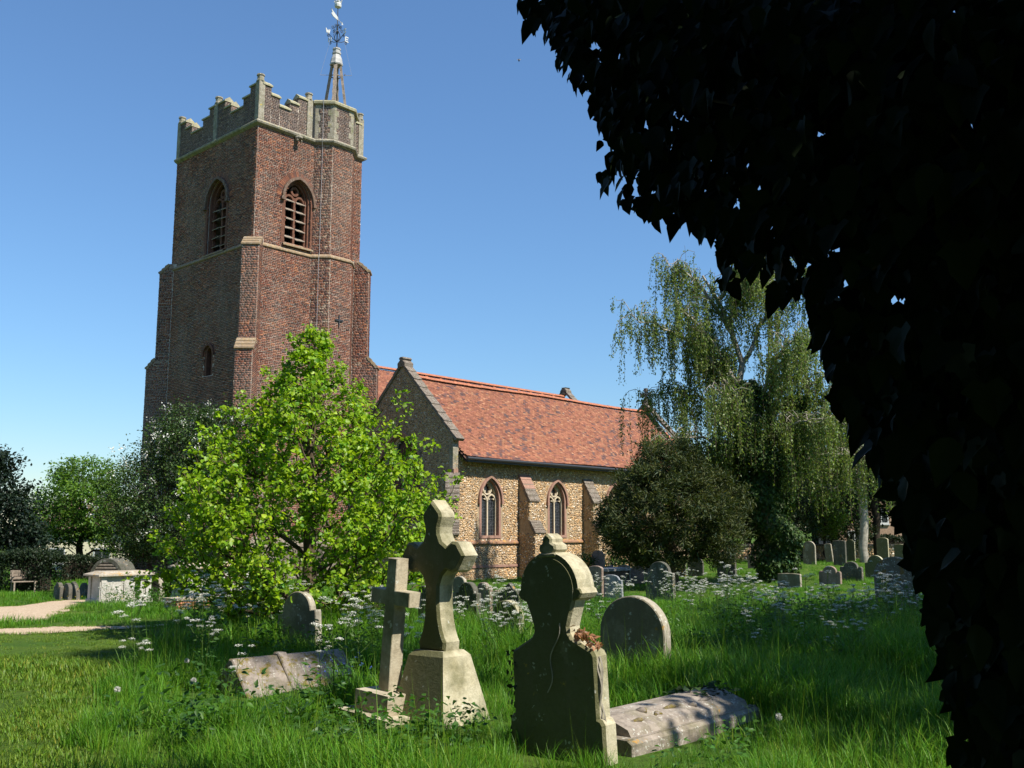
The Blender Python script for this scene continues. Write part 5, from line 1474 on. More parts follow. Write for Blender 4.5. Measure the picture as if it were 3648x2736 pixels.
# overhanging twig of a tree just outside the left edge
TX, TY = -9.7, 15.2
tree('sycamore_tree', 'yellow green twig of a tree just showing at the left edge against the sky', 'tree', (-10.6, TY), 4.6,
     [(-10.5, TY, 3.3, 1.6, 1.6, 1.6, 3), (-8.75, TY, 3.52, .32, .3, .22, .4)], 90, 12, .12, L_LIME, (.10, .17, .02), M['leaf'], M['bark'], 44, spread=.10, shell=.5)
def hedge(name, label, p, L, Wd, H, rz, col, seed, n=9000, size=.09):
    rng = np.random.default_rng(seed)
    r = empty(name, (p[0], p[1], float(gz(p[0], p[1]))), rz); tag(r, label, 'hedge')
    g_ = MB(); nn = 12
    V = []
    for i in range(nn + 1):
        for (y, z) in ((-Wd / 2 * .8, 0), (-Wd / 2 * .85, H * .8), (0, H * .92), (Wd / 2 * .85, H * .8), (Wd / 2 * .8, 0)): V.append((.42 + (L - .84) * i / nn, y + rng.normal(0, .04), z + rng.normal(0, .05) * (z > 0)))
    g_.add(V, [(i * 5 + j, i * 5 + j + 1, i * 5 + 6 + j, i * 5 + 5 + j) for i in range(nn) for j in range(4)] + [(0, 1, 2, 3, 4), tuple(range(nn * 5, nn * 5 + 5))]); g_.build('twigs', M['bark_dark'], r)
    x = rng.uniform(-.05, L + .05, n); t_ = rng.uniform(-1.25, 1.25, n)
    y = np.clip(t_, -1, 1) * Wd / 2 + rng.normal(0, .06, n); z = np.where(np.abs(t_) > .8, rng.uniform(0, H, n), H) + rng.normal(0, .07, n) + .08 * np.sin(x * 2)
    P = np.stack([x, y, np.abs(z)], 1)
    leaves('crown', P, rng.normal(size=(n, 3)), unit(np.array([[0, -.3, 1]]) + rng.normal(0, .7, (n, 3))), rng.uniform(.6, 1.2, n) * size, L_QUAD, hues(n, col, .3, .12, rng), M['leaf_dull'], r)
    return r
hedge('hedge', 'dark clipped hedge behind the bench and three headstones', ((55 - CX) / FPX * 33, 33), 1.75, 1.1, 1.15, R_(-4), (.016, .030, .010), 45)
hedge('hedge', 'low dark hedge added for the shaded boundary wall behind the three left headstones', ((225 - CX) / FPX * 41, 41), 3.0, .8, .85, R_(3), (.016, .028, .010), 47, 7000, .09)  # hedge added in place of a shaded wall, to darken this stretch
hedge('hedge', 'light green shrubby hedge behind the bench at the far left', ((-120 - CX) / FPX * 33, 33), 1.75, 1.0, 1.15, R_(6), (.06, .10, .02), 46, 5000, .1)

# --- yew before the church
YX = (2385 - CX) / FPX * 34.0
rng = np.random.default_rng(51)
def yew(base, blobs, n, label, seed, col=(.058, .074, .022)):
    rng = np.random.default_rng(seed)
    r = empty('yew_tree', (base[0], base[1], float(gz(*base)))); tag(r, label, 'tree'); off = np.array((base[0], base[1], float(gz(*base)))); r.scale = (.85, .85, .85)
    tips = env_tips(n, blobs, rng, .55, .3)
    tr = trunk_line(base[0], base[1], 3.4, (0, 0), .08, 8, rng); nodes, par, rad, tid = skeleton(tr, tips, rng, .2, .008, .46, .02)
    rad[:8] = np.maximum(rad[:8], np.linspace(.42, .1, 8))
    limbs_mesh('trunk', nodes[:8] - off, par[:8], rad[:8], M['bark'], r, 8); q_ = np.arange(len(nodes)); limbs_mesh('branches', nodes - off, par, np.where(q_ < 8, 0, rad), M['bark_dark'], r, 5, 1e-4)
    ids = np.array([p for p, _ in tid]); A, B = nodes[par[par[ids]]], nodes[ids]; k = np.repeat(np.arange(len(ids)), 55); m_ = len(k)
    s = rng.random((m_, 1)) * 1.15; P = A[k] + (B[k] - A[k]) * s + rng.normal(0, .13, (m_, 3)); D = unit(B - A)
    T = D[k] * .9 + rng.normal(0, .55, (m_, 3)) + np.array([[0, 0, -.15]])
    c = hues(m_, col, .35, .22, rng)
    leaves('crown', P - off, T, unit(rng.normal(size=(m_, 3)) + np.array([[0, 0, .7]])), rng.uniform(.12, .26, m_), L_NARROW, c, M['leaf_dull'], r)
    return r
yew((YX, 34.0), [(YX - .2, 34.0, 2.6, 2.6, 2.4, 2.2, 5), (YX - .1, 34.0, 4.4, 1.5, 1.4, 1.2, 1.8), (YX - 1.5, 33.7, 2.2, 1.5, 1.5, 1.6, 2), (YX + 1.6, 33.7, 2.4, 1.5, 1.6, 1.9, 2)], 1100, 'broad dark green yew tree in front of the flint church wall', 52)
bx = (2090 - CX) / FPX * 40.5
tree('shrub', 'small bright shrub at the foot of the church wall', 'shrub', (bx, 40.9), .7, [(bx, 40.9, .1, .5, .4, .55, 1), (bx + 1.2, 41.2, .1, .4, .4, .6, 1)], 110, 22, .1, L_QUAD, (.05, .11, .02), M['leaf_dull'], M['bark_dark'], 53, spread=.12)
bx = (2262 - CX) / FPX * 41.3
tree('shrub', 'ivy green shrub against the church wall beside the yew trunk', 'shrub', (bx, 41.2), 1.2, [(bx, 41.2, .5, .75, .5, .95, 1)], 120, 24, .1, L_QUAD, (.03, .07, .015), M['leaf_dull'], M['bark_dark'], 54, spread=.12)

# --- weeping birch with ivy on its trunk
BX, BY = (2735 - CX) / FPX * 36, 36.0; bz = float(gz(BX, BY))
birch = empty('weeping_birch', (BX, BY, bz)); tag(birch, 'tall weeping birch with hanging twigs and an ivy clad trunk', 'tree')
rng = np.random.default_rng(61); off = np.array((BX, BY, bz))
tr = [(0, 0, -.2), (-.02, 0, 1.2), (-.1, .05, 2.6), (-.12, .1, 4.0), (-.35, .0, 5.3), (-.75, -.1, 6.3), (-1.0, 0, 7.2), (-.8, .1, 8.1), (-1.1, .2, 9.2), (-1.5, .2, 10.3), (-1.9, .1, 11.0), (-2.2, .1, 11.5)]
limb_def = [((-.75, -.1, 6.3), (-4.9, -.4, 9.75)), ((-.9, -.05, 6.8), (-3.4, -1.1, 9.9)), ((-1.1, .2, 9.2), (-3.4, .3, 11.9)), ((-.35, 0, 5.3), (-4.4, .6, 7.0)), ((-.12, .1, 4.0), (-3.9, -.9, 5.1)), ((-.8, .1, 8.1), (1.6, -.6, 11.4)),
            ((-.5, 0, 5.8), (2.6, -.8, 9.3)), ((-.1, .05, 2.9), (3.0, -.5, 7.6)), ((-.3, 0, 4.9), (4.0, .5, 6.0)), ((-.1, .1, 3.6), (3.9, -1.2, 4.4)), ((-.12, .1, 4.4), (-2.2, -2.4, 6.6)), ((-.6, 0, 6.0), (.6, -2.3, 8.6)), ((-1.2, .2, 9.5), (-.6, -1.2, 11.9)), ((-.3, .0, 4.6), (1.4, -2.4, 5.6)), ((-.9, 0, 7.0), (-2.2, 1.5, 9.5)), ((-.1, .1, 3.4), (-2.6, 1.4, 4.8)), ((-1.6, .2, 10.6), (.4, .4, 12.3)), ((-.4, 0, 5.5), (4.6, .2, 8.0))]
segs = [(np.array(tr[i]), np.array(tr[i + 1]), .24 - .018 * i, .24 - .018 * (i + 1)) for i in range(len(tr) - 1)]
hang = []
for a_, b_ in limb_def:
    a_, b_ = np.array(a_), np.array(b_); L = np.linalg.norm(b_ - a_); N_ = 11; P = [a_]
    for i in range(1, N_ + 1):
        s = i / N_; q = a_ + (b_ - a_) * s + np.array((0, 0, 1)) * (math.sin(s * PI) * .09 * L + .12 * L * (s - s * s * s)) + rng.normal(0, .02 * L ** .7, 3) * (s < 1)
        P.append(q)
    for i in range(N_): segs.append((P[i], P[i + 1], .085 * (1 - i / N_) + .014, .085 * (1 - (i + 1) / N_) + .014))
    for i in range(3, N_ + 1):
        for _ in range(3):                                   # side twigs that arch over
            d = unit(rng.normal(size=3) * np.array((1, 1, .25)) + (b_ - a_) / L * .5); l2 = rng.uniform(.35, 1.1); Q = [P[i]]
            for j in range(1, 5): Q.append(P[i] + d * l2 * j / 4 + np.array((0, 0, .3 * math.sin(j / 4 * PI) * l2)) + rng.normal(0, .03, 3))
            for j in range(4): segs.append((Q[j], Q[j + 1], .016 - .002 * j, .014 - .002 * j))
            hang += [Q[j] for j in range(1, 5)] + [Q[3] + rng.normal(0, .1, 3), Q[4] + rng.normal(0, .12, 3)]
A = np.array([s[0] for s in segs]); B = np.array([s[1] for s in segs]); ra = np.array([s[2] for s in segs]); rb = np.array([s[3] for s in segs])
def seg_mesh(name, A, B, ra, rb, mat, parent, n=5):
    t = unit(B - A); ref = np.where(np.abs(t[:, 2:3]) < .9, np.array([[0, 0, 1.0]]), np.array([[1.0, 0, 0]])); x = unit(np.cross(ref, t)); y = np.cross(t, x); th = np.arange(n) / n * 2 * PI
    ring = np.cos(th)[None, :, None] * x[:, None] + np.sin(th)[None, :, None] * y[:, None]
    V = np.concatenate([A[:, None] + ring * ra[:, None, None], (B + t * rb[:, None] * .4)[:, None] + ring * rb[:, None, None]], 1).reshape(-1, 3)
    T = np.array([[i, (i + 1) % n, n + (i + 1) % n, n + i] for i in range(n)])
    return bulk(name, V, ((np.arange(len(A)) * 2 * n)[:, None, None] + T[None]).reshape(-1, 4), None, mat, parent, True)
nt_ = len(tr) - 1
seg_mesh('trunk', A[:nt_], B[:nt_], ra[:nt_], rb[:nt_], M['bark_pale'], birch, 8)
seg_mesh('branches', A[nt_:], B[nt_:], ra[nt_:], rb[nt_:], M['bark_pale'], birch, 5)
H = np.array(hang); H = H[rng.random(len(H)) < .9]; n = len(H)
ln = rng.uniform(.5, 2.5, n) * np.where(H[:, 0] < -2, 1.0, .95); ln = np.minimum(ln, H[:, 2] - 1.5)
K = 7; s = np.linspace(0, 1, K)[None, :, None]
sw = rng.normal(0, .10, (n, 1, 3)) * np.array([[[1, 1, 0]]])
ST = H[:, None] + np.array([[[0, 0, -1.0]]]) * s * ln[:, None, None] + sw * s * (2 - s) + rng.normal(0, .015, (n, K, 3))
seg_mesh('hanging_twigs', ST[:, :-1].reshape(-1, 3), ST[:, 1:].reshape(-1, 3), np.full(n * (K - 1), .0055), np.full(n * (K - 1), .0045), M['bark'], birch, 3)
per = 50; k = np.repeat(np.arange(n), per); m_ = len(k); u = rng.random(m_) ** .9 * (K - 1.001); i0 = u.astype(int); fr_ = (u - i0)[:, None]
P = ST[k, i0] * (1 - fr_) + ST[k, i0 + 1] * fr_ + rng.normal(0, .045, (m_, 3))
T = rng.normal(0, .5, (m_, 3)) + np.array([[0, 0, -.9]])
leaves('crown', P, T, rng.normal(size=(m_, 3)), rng.uniform(.06, .11, m_), L_QUAD, hues(m_, (.150, .205, .050), .3, .14, rng), M['leaf'], birch)
n = 15000; z = rng.uniform(0, 7.4, n) ** 1.0; cx_ = np.interp(z, [p[2] for p in tr], [p[0] for p in tr]); a = rng.uniform(0, 2 * PI, n)
rr = (.30 + np.interp(z, [0, 1, 2.5, 4, 5.5, 7.4], [.25, .38, .5, .62, .55, .15])) * (1 + .28 * np.sin(z * 2.3 + a * 2) + .2 * np.sin(z * 5 + a)) * rng.uniform(.72, 1.08, n)
P = np.stack([cx_ + np.cos(a) * rr + .25 * np.sin(z * 1.1), np.sin(a) * rr, z], 1)
outw = np.stack([np.cos(a), np.sin(a), np.full(n, .35)], 1)
leaves('ivy', P, np.array([[0, 0, -1.0]]) + outw * .5 + rng.normal(0, .45, (n, 3)), outw + rng.normal(0, .45, (n, 3)), rng.uniform(.08, .15, n), L_IVY, hues(n, (.045, .085, .018), .4, .18, rng), M['leaf_dull'], birch)
n = 3500; a = rng.uniform(0, 2 * PI, n); z = rng.uniform(4.0, 6.8, n); rr = .5 * (1 + .25 * np.sin(z * 3 + a)) * rng.uniform(.5, 1, n); P = np.stack([1.0 + np.cos(a) * rr, -.3 + np.sin(a) * rr, z], 1); outw = np.stack([np.cos(a), np.sin(a), np.full(n, .35)], 1)
leaves('ivy', P, np.array([[0, 0, -1.0]]) + outw * .5 + rng.normal(0, .45, (n, 3)), outw + rng.normal(0, .45, (n, 3)), rng.uniform(.08, .15, n), L_IVY, hues(n, (.045, .085, .018), .4, .18, rng), M['leaf_dull'], birch)

# --- trees and shrubs at the back right
def X(px, D): return (px - CX) / FPX * D
bx = X(3062, 50)
tree('pine_tree', 'pale trunked tree with dark crown among the far right headstones', 'tree', (bx, 50), 7.5, [(bx, 50, 6.3, 2.6, 2.2, 1.5, 3), (bx + 1.8, 50, 5.2, 1.9, 1.8, 1.2, 2), (bx - 1.6, 49.6, 4.4, 1.6, 1.5, .8, 1), (bx + 2.6, 50, 7.5, 2.2, 2, 1.4, 2)], 420, 42, .2, L_NARROW, (.030, .045, .014), M['leaf_dull'], M['bark_pale'], 71, spread=.2, tip_r=.012, rmax=.3)
bx = X(3108, 54)
tree('pine_tree', 'darker trunk with dark crown just right of the pale trunked tree', 'tree', (bx, 54), 7, [(bx + .4, 54, 5.9, 2.8, 2.4, 1.8, 3), (bx + 3, 54, 6.5, 2.6, 2.2, 2.2, 3)], 380, 42, .22, L_NARROW, (.026, .04, .012), M['leaf_dull'], M['bark_dark'], 72, spread=.2, tip_r=.012, rmax=.3)
bx = X(2925, 53)
tree('shrub', 'yellow green young tree behind the far row of headstones', 'shrub', (bx, 53), 2.5, [(bx, 53, 2.3, 1.1, 1.0, 1.2, 3), (bx - .3, 53, 3.3, .6, .6, .7, 1)], 200, 28, .13, L_QUAD, (.10, .15, .018), M['leaf'], M['bark_dark'], 73, spread=.15)
bx = X(2820, 52)
tree('shrub', 'dark dense shrub between the birch and the yellow green tree', 'shrub', (bx, 52), 2.5, [(bx, 52, 1.9, 1.1, 1, 2.0, 3), (bx + .6, 54, 4.6, 1.6, 1.2, 1.8, 2)], 260, 28, .14, L_QUAD, (.02, .04, .012), M['leaf_dull'], M['bark_dark'], 74, spread=.16)
bx = X(3010, 54)
tree('shrub', 'grey green shrub behind the far headstones and the pale trunk', 'shrub', (bx, 54), 1.5, [(bx, 54, 1.6, 1.3, 1, 1.0, 3), (bx - .8, 55, 3.4, 2.0, 1.2, 1.6, 2)], 260, 28, .13, L_QUAD, (.035, .055, .02), M['leaf_dull'], M['bark_dark'], 75, spread=.16)
hedge('hedge', 'dark hedge under the brick house window at the right', (X(3085, 58), 58), 8.0, 1.2, 1.15, 0, (.02, .034, .012), 76, 9000, .13)
for i, (px, D, h, w, c, lab) in enumerate(((2650, 62, 7, 3.5, (.03, .05, .015), 'dark round tree behind the birch and the yew'), (2890, 66, 9, 3.4, (.05, .075, .02), 'tall mid green tree behind the yellow green shrub'), (2740, 70, 11, 4, (.04, .065, .018), 'tall tree rising behind the birch crown'), (3230, 64, 10, 3.6, (.028, .045, .014), 'dark tree behind the ivy at the right edge'), (3420, 60, 9, 4.0, (.03, .048, .015), 'dark tree hidden mostly by the ivy clad trunk'))):
    bx = X(px, D)
    tree('broadleaf_tree', lab, 'tree', (bx, D), h * .7, [(bx, D, h * .58, w, w * .8, h * .36, 4), (bx + w * .4, D, h * .42, w * .8, w * .7, h * .25, 2), (bx - w * .5, D, h * .45, w * .7, w * .7, h * .26, 2)], 500, 30, .24, L_QUAD, c, M['leaf_dull'], M['bark_dark'], 80 + i, spread=.3, tip_r=.012, shell=.4)

# --- shade trees standing outside the right of the picture
def offtree(label, base, h, blobs, n, seed, per=26, size=.2):
    return tree('shade_tree', label, 'tree', base, h, blobs, n, per, size, L_QUAD, (.035, .06, .016), M['leaf_dull'], M['bark_dark'], seed, spread=.28, tip_r=.012, shell=.35)
offtree('leafy tree outside the right edge shading the near grass', (7.6, 5.6), 5.0, [(7.3, 6.2, 6.0, 1.9, 1.8, 1.8, 3), (6.9, 8.1, 4.2, 1.4, 1.5, 1.3, 1.3), (6.3, 5.9, 3.6, 1.0, 1.1, 1.0, .8)], 210, 91, 22)
offtree('second leafy tree outside the right edge beyond the nearest one', (9.6, 9.4), 6.0, [(8.9, 9.2, 7.0, 2.2, 2.2, 2.0, 3), (8.4, 11.2, 5.0, 1.5, 1.6, 1.5, 1.3)], 300, 94, 24)
offtree('third leafy tree outside the right edge shading the middle grass', (11.8, 12.8), 7.0, [(10.9, 12.4, 8.0, 2.5, 2.4, 2.2, 3), (10.6, 14.2, 5.6, 1.7, 1.6, 1.5, 1)], 300, 95, 24)
offtree('taller leafy tree outside the right edge shading the far grass', (15.2, 17.2), 9, [(14.0, 16.8, 9.4, 2.8, 2.6, 2.6, 3), (13.4, 18.6, 6.4, 2.0, 2.0, 1.8, 1.2), (17, 19.5, 8, 2.4, 2.6, 2.6, 1.5)], 340, 92, 24, .24)
offtree('slim high tree outside the right edge casting the pointed shadow on the lawn', (8.9, 4.3), 19.0, [(8.9, 4.3, 17.6, 1.15, 1.2, 1.1, 3), (8.3, 4.6, 19.2, .7, .7, .8, 1), (9.6, 4.0, 16.4, .9, .9, .8, 1)], 200, 93, 30, .2)

# ------------------------------------------------------------------ ivy clad tree in the foreground
IT = empty('ivy_clad_tree', (1.62, 2.35, 0)); tag(IT, 'near black ivy clad tree close at hand, its leafy bough hanging over the right half', 'tree')
ioff = np.array((1.62, 2.35, 0))
SIL = np.array([(1125, -60), (1122, 40), (1150, 60), (1190, 80), (1205, 130), (1235, 190), (1275, 205), (1292, 250), (1300, 300), (1295, 345), (1278, 368), (1292, 400), (1335, 432), (1368, 470), (1410, 500), (1450, 480), (1500, 505), (1540, 520), (1550, 570), (1535, 620), (1568, 650), (1605, 598), (1650, 590), (1672, 620), (1672, 690), (1702, 655), (1730, 610), (1762, 645), (1765, 700), (1792, 765), (1792, 830), (1815, 885), (1862, 935), (1885, 990), (1910, 1020), (1935, 1060), (1962, 1095), (1950, 1140), (1975, 1185), (1985, 1215), (1975, 1240), (2003, 1262), (1992, 1305), (2012, 1325), (2000, 1370), (2025, 1405), (2042, 1440), (2036, 1480), (2056, 1530), (2092, 1565), (2072, 1610), (2085, 1720), (2400, 1720), (2400, -60)]) * 1.6492
rng = np.random.default_rng(101)
def proj(P):
    d = P[:, 1] * cth + (P[:, 2] - EYE) * sth; u = -P[:, 1] * sth + (P[:, 2] - EYE) * cth
    return CX + FPX * P[:, 0] / d, CY - FPX * u / d
# the bough: a leaning mass of growth from the trunk out to the upper left
def mass(n, rng):
    t = rng.random(n) ** .75
    # axis of the bough from trunk top to its tip, and of the trunk itself
    ax = np.array([(1.75, 2.3, 0.2), (1.62, 2.25, 1.3), (1.55, 2.35, 2.2), (1.35, 2.6, 2.9), (.95, 3.0, 3.35), (.45, 3.5, 3.65), (.18, 3.8, 3.8)])
    rad = np.array([.62, .66, .95, 1.15, 1.05, .75, .45])
    u = rng.random(n) * (len(ax) - 1); i = u.astype(int); f = (u - i)[:, None]
    c = ax[i] * (1 - f) + ax[i + 1] * f; r = rad[i] * (1 - f[:, 0]) + rad[i + 1] * f[:, 0]
    d = unit(rng.normal(size=(n, 3))); return c + d * (r * rng.random(n) ** .38)[:, None], d
P, dv = mass(150000, rng)
px, py = proj(P)
# tips hang about 5 cm lower than the stalk
ok = inpoly(px, py + 60 / P[:, 1] * 2.0, [tuple(p) for p in SIL]) & inpoly(px, py, [tuple(p) for p in SIL]) & (P[:, 1] > 1.55)
# thinner towards the ragged lower side of the bough, so that sky shows between the leaves
P, dv, px, py = P[ok], dv[ok], px[ok], py[ok]
edge = np.clip((px - np.interp(py, SIL[:46, 1], SIL[:46, 0])) / 900, 0, 1)
dens = np.where(py < 1100, .075 + .34 * edge, .34 + .4 * edge)
nzv = np.sin(px * .012 + 1) * np.sin(py * .014 + 2) + .6 * np.sin(px * .027) * np.sin(py * .031 + 1)
dens = dens * np.where(py < 1150, np.clip(1 + .75 * nzv, .12, 1.8), 1)
ok = rng.random(len(P)) < dens; P, dv, px, py = P[ok], dv[ok], px[ok], py[ok]
n = len(P)
T = np.array([[-.12, -.05, -1.0]]) + rng.normal(0, .33, (n, 3)) + dv * .25
Nn = unit(np.array([[-.45, -.75, .45]]) + rng.normal(0, .45, (n, 3)) + dv * .3)
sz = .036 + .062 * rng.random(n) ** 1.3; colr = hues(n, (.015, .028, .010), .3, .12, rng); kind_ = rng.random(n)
area = (sz / P[:, 1]) ** 2
# an outer leaf shows when little lies before it: rank by size in view and by nearness
front = np.argsort(P[:, 1] + rng.normal(0, .25, n) - 4 * sz)
big = front[:300]; rest = front[300:]
protos = []
for nm, tpl in (('ivy', L_IVY), ('ovate', L_OVATE)):
    for q in range(3):
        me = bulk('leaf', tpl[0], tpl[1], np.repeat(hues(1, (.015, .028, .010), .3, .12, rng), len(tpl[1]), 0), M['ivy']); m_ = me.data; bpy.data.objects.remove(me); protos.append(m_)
for i in big:
    t = Vector(T[i]).normalized(); b_ = t.cross(Vector(Nn[i])).normalized(); nn = b_.cross(t)
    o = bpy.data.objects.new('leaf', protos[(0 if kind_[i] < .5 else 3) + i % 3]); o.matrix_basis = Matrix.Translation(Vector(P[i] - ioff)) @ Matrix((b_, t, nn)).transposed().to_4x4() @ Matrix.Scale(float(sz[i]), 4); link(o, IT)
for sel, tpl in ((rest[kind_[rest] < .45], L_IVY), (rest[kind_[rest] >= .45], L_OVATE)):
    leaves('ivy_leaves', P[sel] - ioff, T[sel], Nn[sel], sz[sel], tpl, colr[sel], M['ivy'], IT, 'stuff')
# trunk, boughs and ivy stems
mb = MB(); mb.tube([(1.75, 2.55, -.2), (1.72, 2.5, .8), (1.68, 2.5, 1.8), (1.66, 2.55, 2.8), (1.8, 2.4, 4.2), (2.1, 2.1, 6.0), (2.3, 1.9, 7.5)], [.50, .40, .36, .34, .28, .18, .06], 12)
mb.v = [tuple(np.array(p) - ioff + rng.normal(0, .015, 3)) for p in mb.v]; mb.build('trunk', M['bark_dark'], IT, True)
mb = MB(); mb.tube([(1.66, 2.5, 2.5), (1.35, 2.7, 3.0), (.9, 3.1, 3.5), (.5, 3.5, 3.75), (.25, 3.75, 3.85)], [.12, .10, .07, .04, .015], 7)
for k in range(46):
    i = rng.integers(0, n); q = P[i]; a_ = np.array([1.5, 2.5, 2.6]) if q[2] > 2.2 else np.array([1.62, 2.4, q[2] - .3]); j = rng.random()
    a_ = a_ + (np.array((.3, 3.7, 3.8)) - a_) * (.65 * j if q[2] > 2.6 else 0)
    mid = (a_ + q) / 2 + rng.normal(0, .10, 3); mb.tube([a_, mid, q], [.012, .008, .003], 4)
mb.v = [tuple(np.array(p) - ioff) for p in mb.v]; mb.build('ivy_stems', M['bark'], IT, True)
# the crown above and beside the picture keeps the sun and the sky off the trunk
n = 19500
bl = [(2.5, 1.3, 3.3, .9, .9, 1.3, 2.2), (1.9, 1.6, 5.6, 2.0, 1.9, 1.5, 3), (1.0, .4, 4.9, 1.7, 1.6, 1.0, 2.2), (3.2, 1.2, 4.2, 1.6, 1.8, 1.8, 2.4), (2.6, 2.6, 3.2, .8, 1.2, 2.6, 2), (2.6, .1, 2.6, .9, .9, 1.9, 1.4), (.9, 3.0, 5.2, 1.4, 1.3, 1.0, 1.6)]
Q = env_tips(n, bl, rng, .25); qx, qy = proj(Q)
vis = (Q[:, 1] > .3) & (qx > -60) & (qx < 3700) & (qy > -260) & (qy < 2800) & ~inpoly(qx, qy, [tuple(p) for p in SIL])
Q = Q[~vis & (np.linalg.norm(Q - np.array((0, 0, EYE)), axis=1) > 1.2)]; n = len(Q)
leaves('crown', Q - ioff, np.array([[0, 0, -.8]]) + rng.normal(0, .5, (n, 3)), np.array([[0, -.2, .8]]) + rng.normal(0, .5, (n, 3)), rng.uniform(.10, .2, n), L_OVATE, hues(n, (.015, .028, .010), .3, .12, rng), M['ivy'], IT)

# unseen trees added behind and left of the camera to block sky light
for i, (x, y, r_, h_) in enumerate(((-7.6, 2.2, 3.4, 17), (-4.6, -3.4, 4.4, 19), (1.6, -6.4, 4.4, 18), (-12.8, 7.4, 3.4, 16), (-13, -2, 4.5, 18), (7.0, -9.0, 3.5, 9))):
    rng = np.random.default_rng(120 + i)
    r = empty('sky_block_tree', (x, y, float(gz(x, y)))); tag(r, ('added dense tree blocking sky light just outside the left edge', 'added dense tree blocking sky light behind the camera at the left', 'added dense tree blocking sky light directly behind the camera', 'added dense tree blocking sky light outside the left edge by the gravel', 'added wide tree blocking sky light far behind at the left', 'added dense tree blocking sky light behind the camera at the right')[i], 'tree')
    Q = env_tips(5200, [(0, 0, h_ * .56, r_, r_, h_ * .45, 3), (r_ * .2, -.3, h_ * .3, r_ * .95, r_ * .95, h_ * .28, 1.4)], rng, .45, .3); n = len(Q)
    leaves('crown', Q, rng.normal(size=(n, 3)), rng.normal(size=(n, 3)), rng.uniform(.35, .6, n), L_OVATE, hues(n, (.02, .034, .011), .3, .12, rng), M['leaf_dull'], r)
    mb = MB(); mb.tube([(0, 0, -.2), (.1, 0, h_ * .3), (0, .1, h_ * .8)], [.32, .26, .08], 8); mb.build('trunk', M['bark_dark'], r, True)

# ------------------------------------------------------------------ grass and flowers
def protos_coll(name, meshes):
    c = bpy.data.collections.new(name)
    for m_ in meshes: c.objects.link(bpy.data.objects.new(name, m_))
    return c
def scatter(name, P, rot, scl, coll, label):
    """points carrying instances of a few tufts"""
    me = bpy.data.meshes.new(name); n = len(P)
    me.vertices.add(n); me.vertices.foreach_set('co', np.ascontiguousarray(P, np.float32).ravel())
    a = me.attributes.new('rot', 'FLOAT_VECTOR', 'POINT'); a.data.foreach_set('vector', np.ascontiguousarray(rot, np.float32).ravel())
    a = me.attributes.new('scl', 'FLOAT', 'POINT'); a.data.foreach_set('value', np.ascontiguousarray(scl, np.float32))
    a = me.attributes.new('pick', 'INT', 'POINT'); a.data.foreach_set('value', RNG.integers(0, 1000, n).astype(np.int32))
    o = bpy.data.objects.new(name, me); link(o); tag(o, label, None, None, 'stuff')
    ng = bpy.data.node_groups.new(name, 'GeometryNodeTree')
    ng.interface.new_socket('Geometry', in_out='INPUT', socket_type='NodeSocketGeometry'); ng.interface.new_socket('Geometry', in_out='OUTPUT', socket_type='NodeSocketGeometry')
    gi = ng.nodes.new('NodeGroupInput'); go = ng.nodes.new('NodeGroupOutput'); ip = ng.nodes.new('GeometryNodeInstanceOnPoints')
    ci = ng.nodes.new('GeometryNodeCollectionInfo'); ci.inputs['Collection'].default_value = coll; ci.inputs['Separate Children'].default_value = True; ci.inputs['Reset Children'].default_value = True
    def at_(nm, ty):
        x = ng.nodes.new('GeometryNodeInputNamedAttribute'); x.data_type = ty; x.inputs['Name'].default_value = nm; return x.outputs[0]
    ip.inputs['Pick Instance'].default_value = True
    ng.links.new(gi.outputs[0], ip.inputs['Points']); ng.links.new(ci.outputs[0], ip.inputs['Instance'])
    ng.links.new(at_('pick', 'INT'), ip.inputs['Instance Index']); ng.links.new(at_('rot', 'FLOAT_VECTOR'), ip.inputs['Rotation']); ng.links.new(at_('scl', 'FLOAT'), ip.inputs['Scale'])
    ng.links.new(ip.outputs[0], go.inputs[0])
    md = o.modifiers.new('scatter', 'NODES'); md.node_group = ng
    return o
def tuft(n, rad, h, w, bend, mat, seed, lay=.25, tone=(1, 1, 1)):
    rng = np.random.default_rng(seed); K = 4
    a = rng.uniform(0, 2 * PI, n); r = rad * np.sqrt(rng.random(n)); b0 = np.stack([np.cos(a) * r, np.sin(a) * r, np.zeros(n)], 1)
    da = rng.uniform(0, 2 * PI, n); d = np.stack([np.cos(da), np.sin(da), np.zeros(n)], 1); side = np.stack([-np.sin(da), np.cos(da), np.zeros(n)], 1)
    hh = h * rng.uniform(.45, 1.1, n); bb = bend * rng.uniform(.15, 1.3, n); ly = lay * rng.random(n)
    V = []
    for k in range(K + 1):
        s = k / K; c = b0 + d * (hh * (ly * s + bb * s ** 2.2))[:, None] + np.array([[0, 0, 1.0]]) * (hh * (s - .35 * bb * s ** 3))[:, None]
        ww = w * (1 - s ** 1.7) * (1 if k < K else 0) * rng.uniform(.7, 1.3, n)
        V += [c - side * ww[:, None], c + side * ww[:, None]]
    V = np.stack(V, 1); m_ = 2 * (K + 1)
    T = np.array([[2 * k, 2 * k + 1, 2 * k + 3, 2 * k + 2] for k in range(K)])
    F = (np.arange(n) * m_)[:, None, None] + T[None]
    c = np.array(tone)[None] * rng.uniform(.7, 1.35, (n, 1)) * np.concatenate([1 + rng.normal(0, .12, (n, 1)), np.ones((n, 1)), 1 + rng.normal(0, .15, (n, 1))], 1)
    dry = rng.random(n) < .03; c[dry] = (2.6, 1.5, 2.6)
    o = bulk('tuft', V.reshape(-1, 3), F.reshape(-1, 4), np.repeat(np.clip(c, 0, 4), K, 0), mat); me = o.data; bpy.data.objects.remove(o); return me
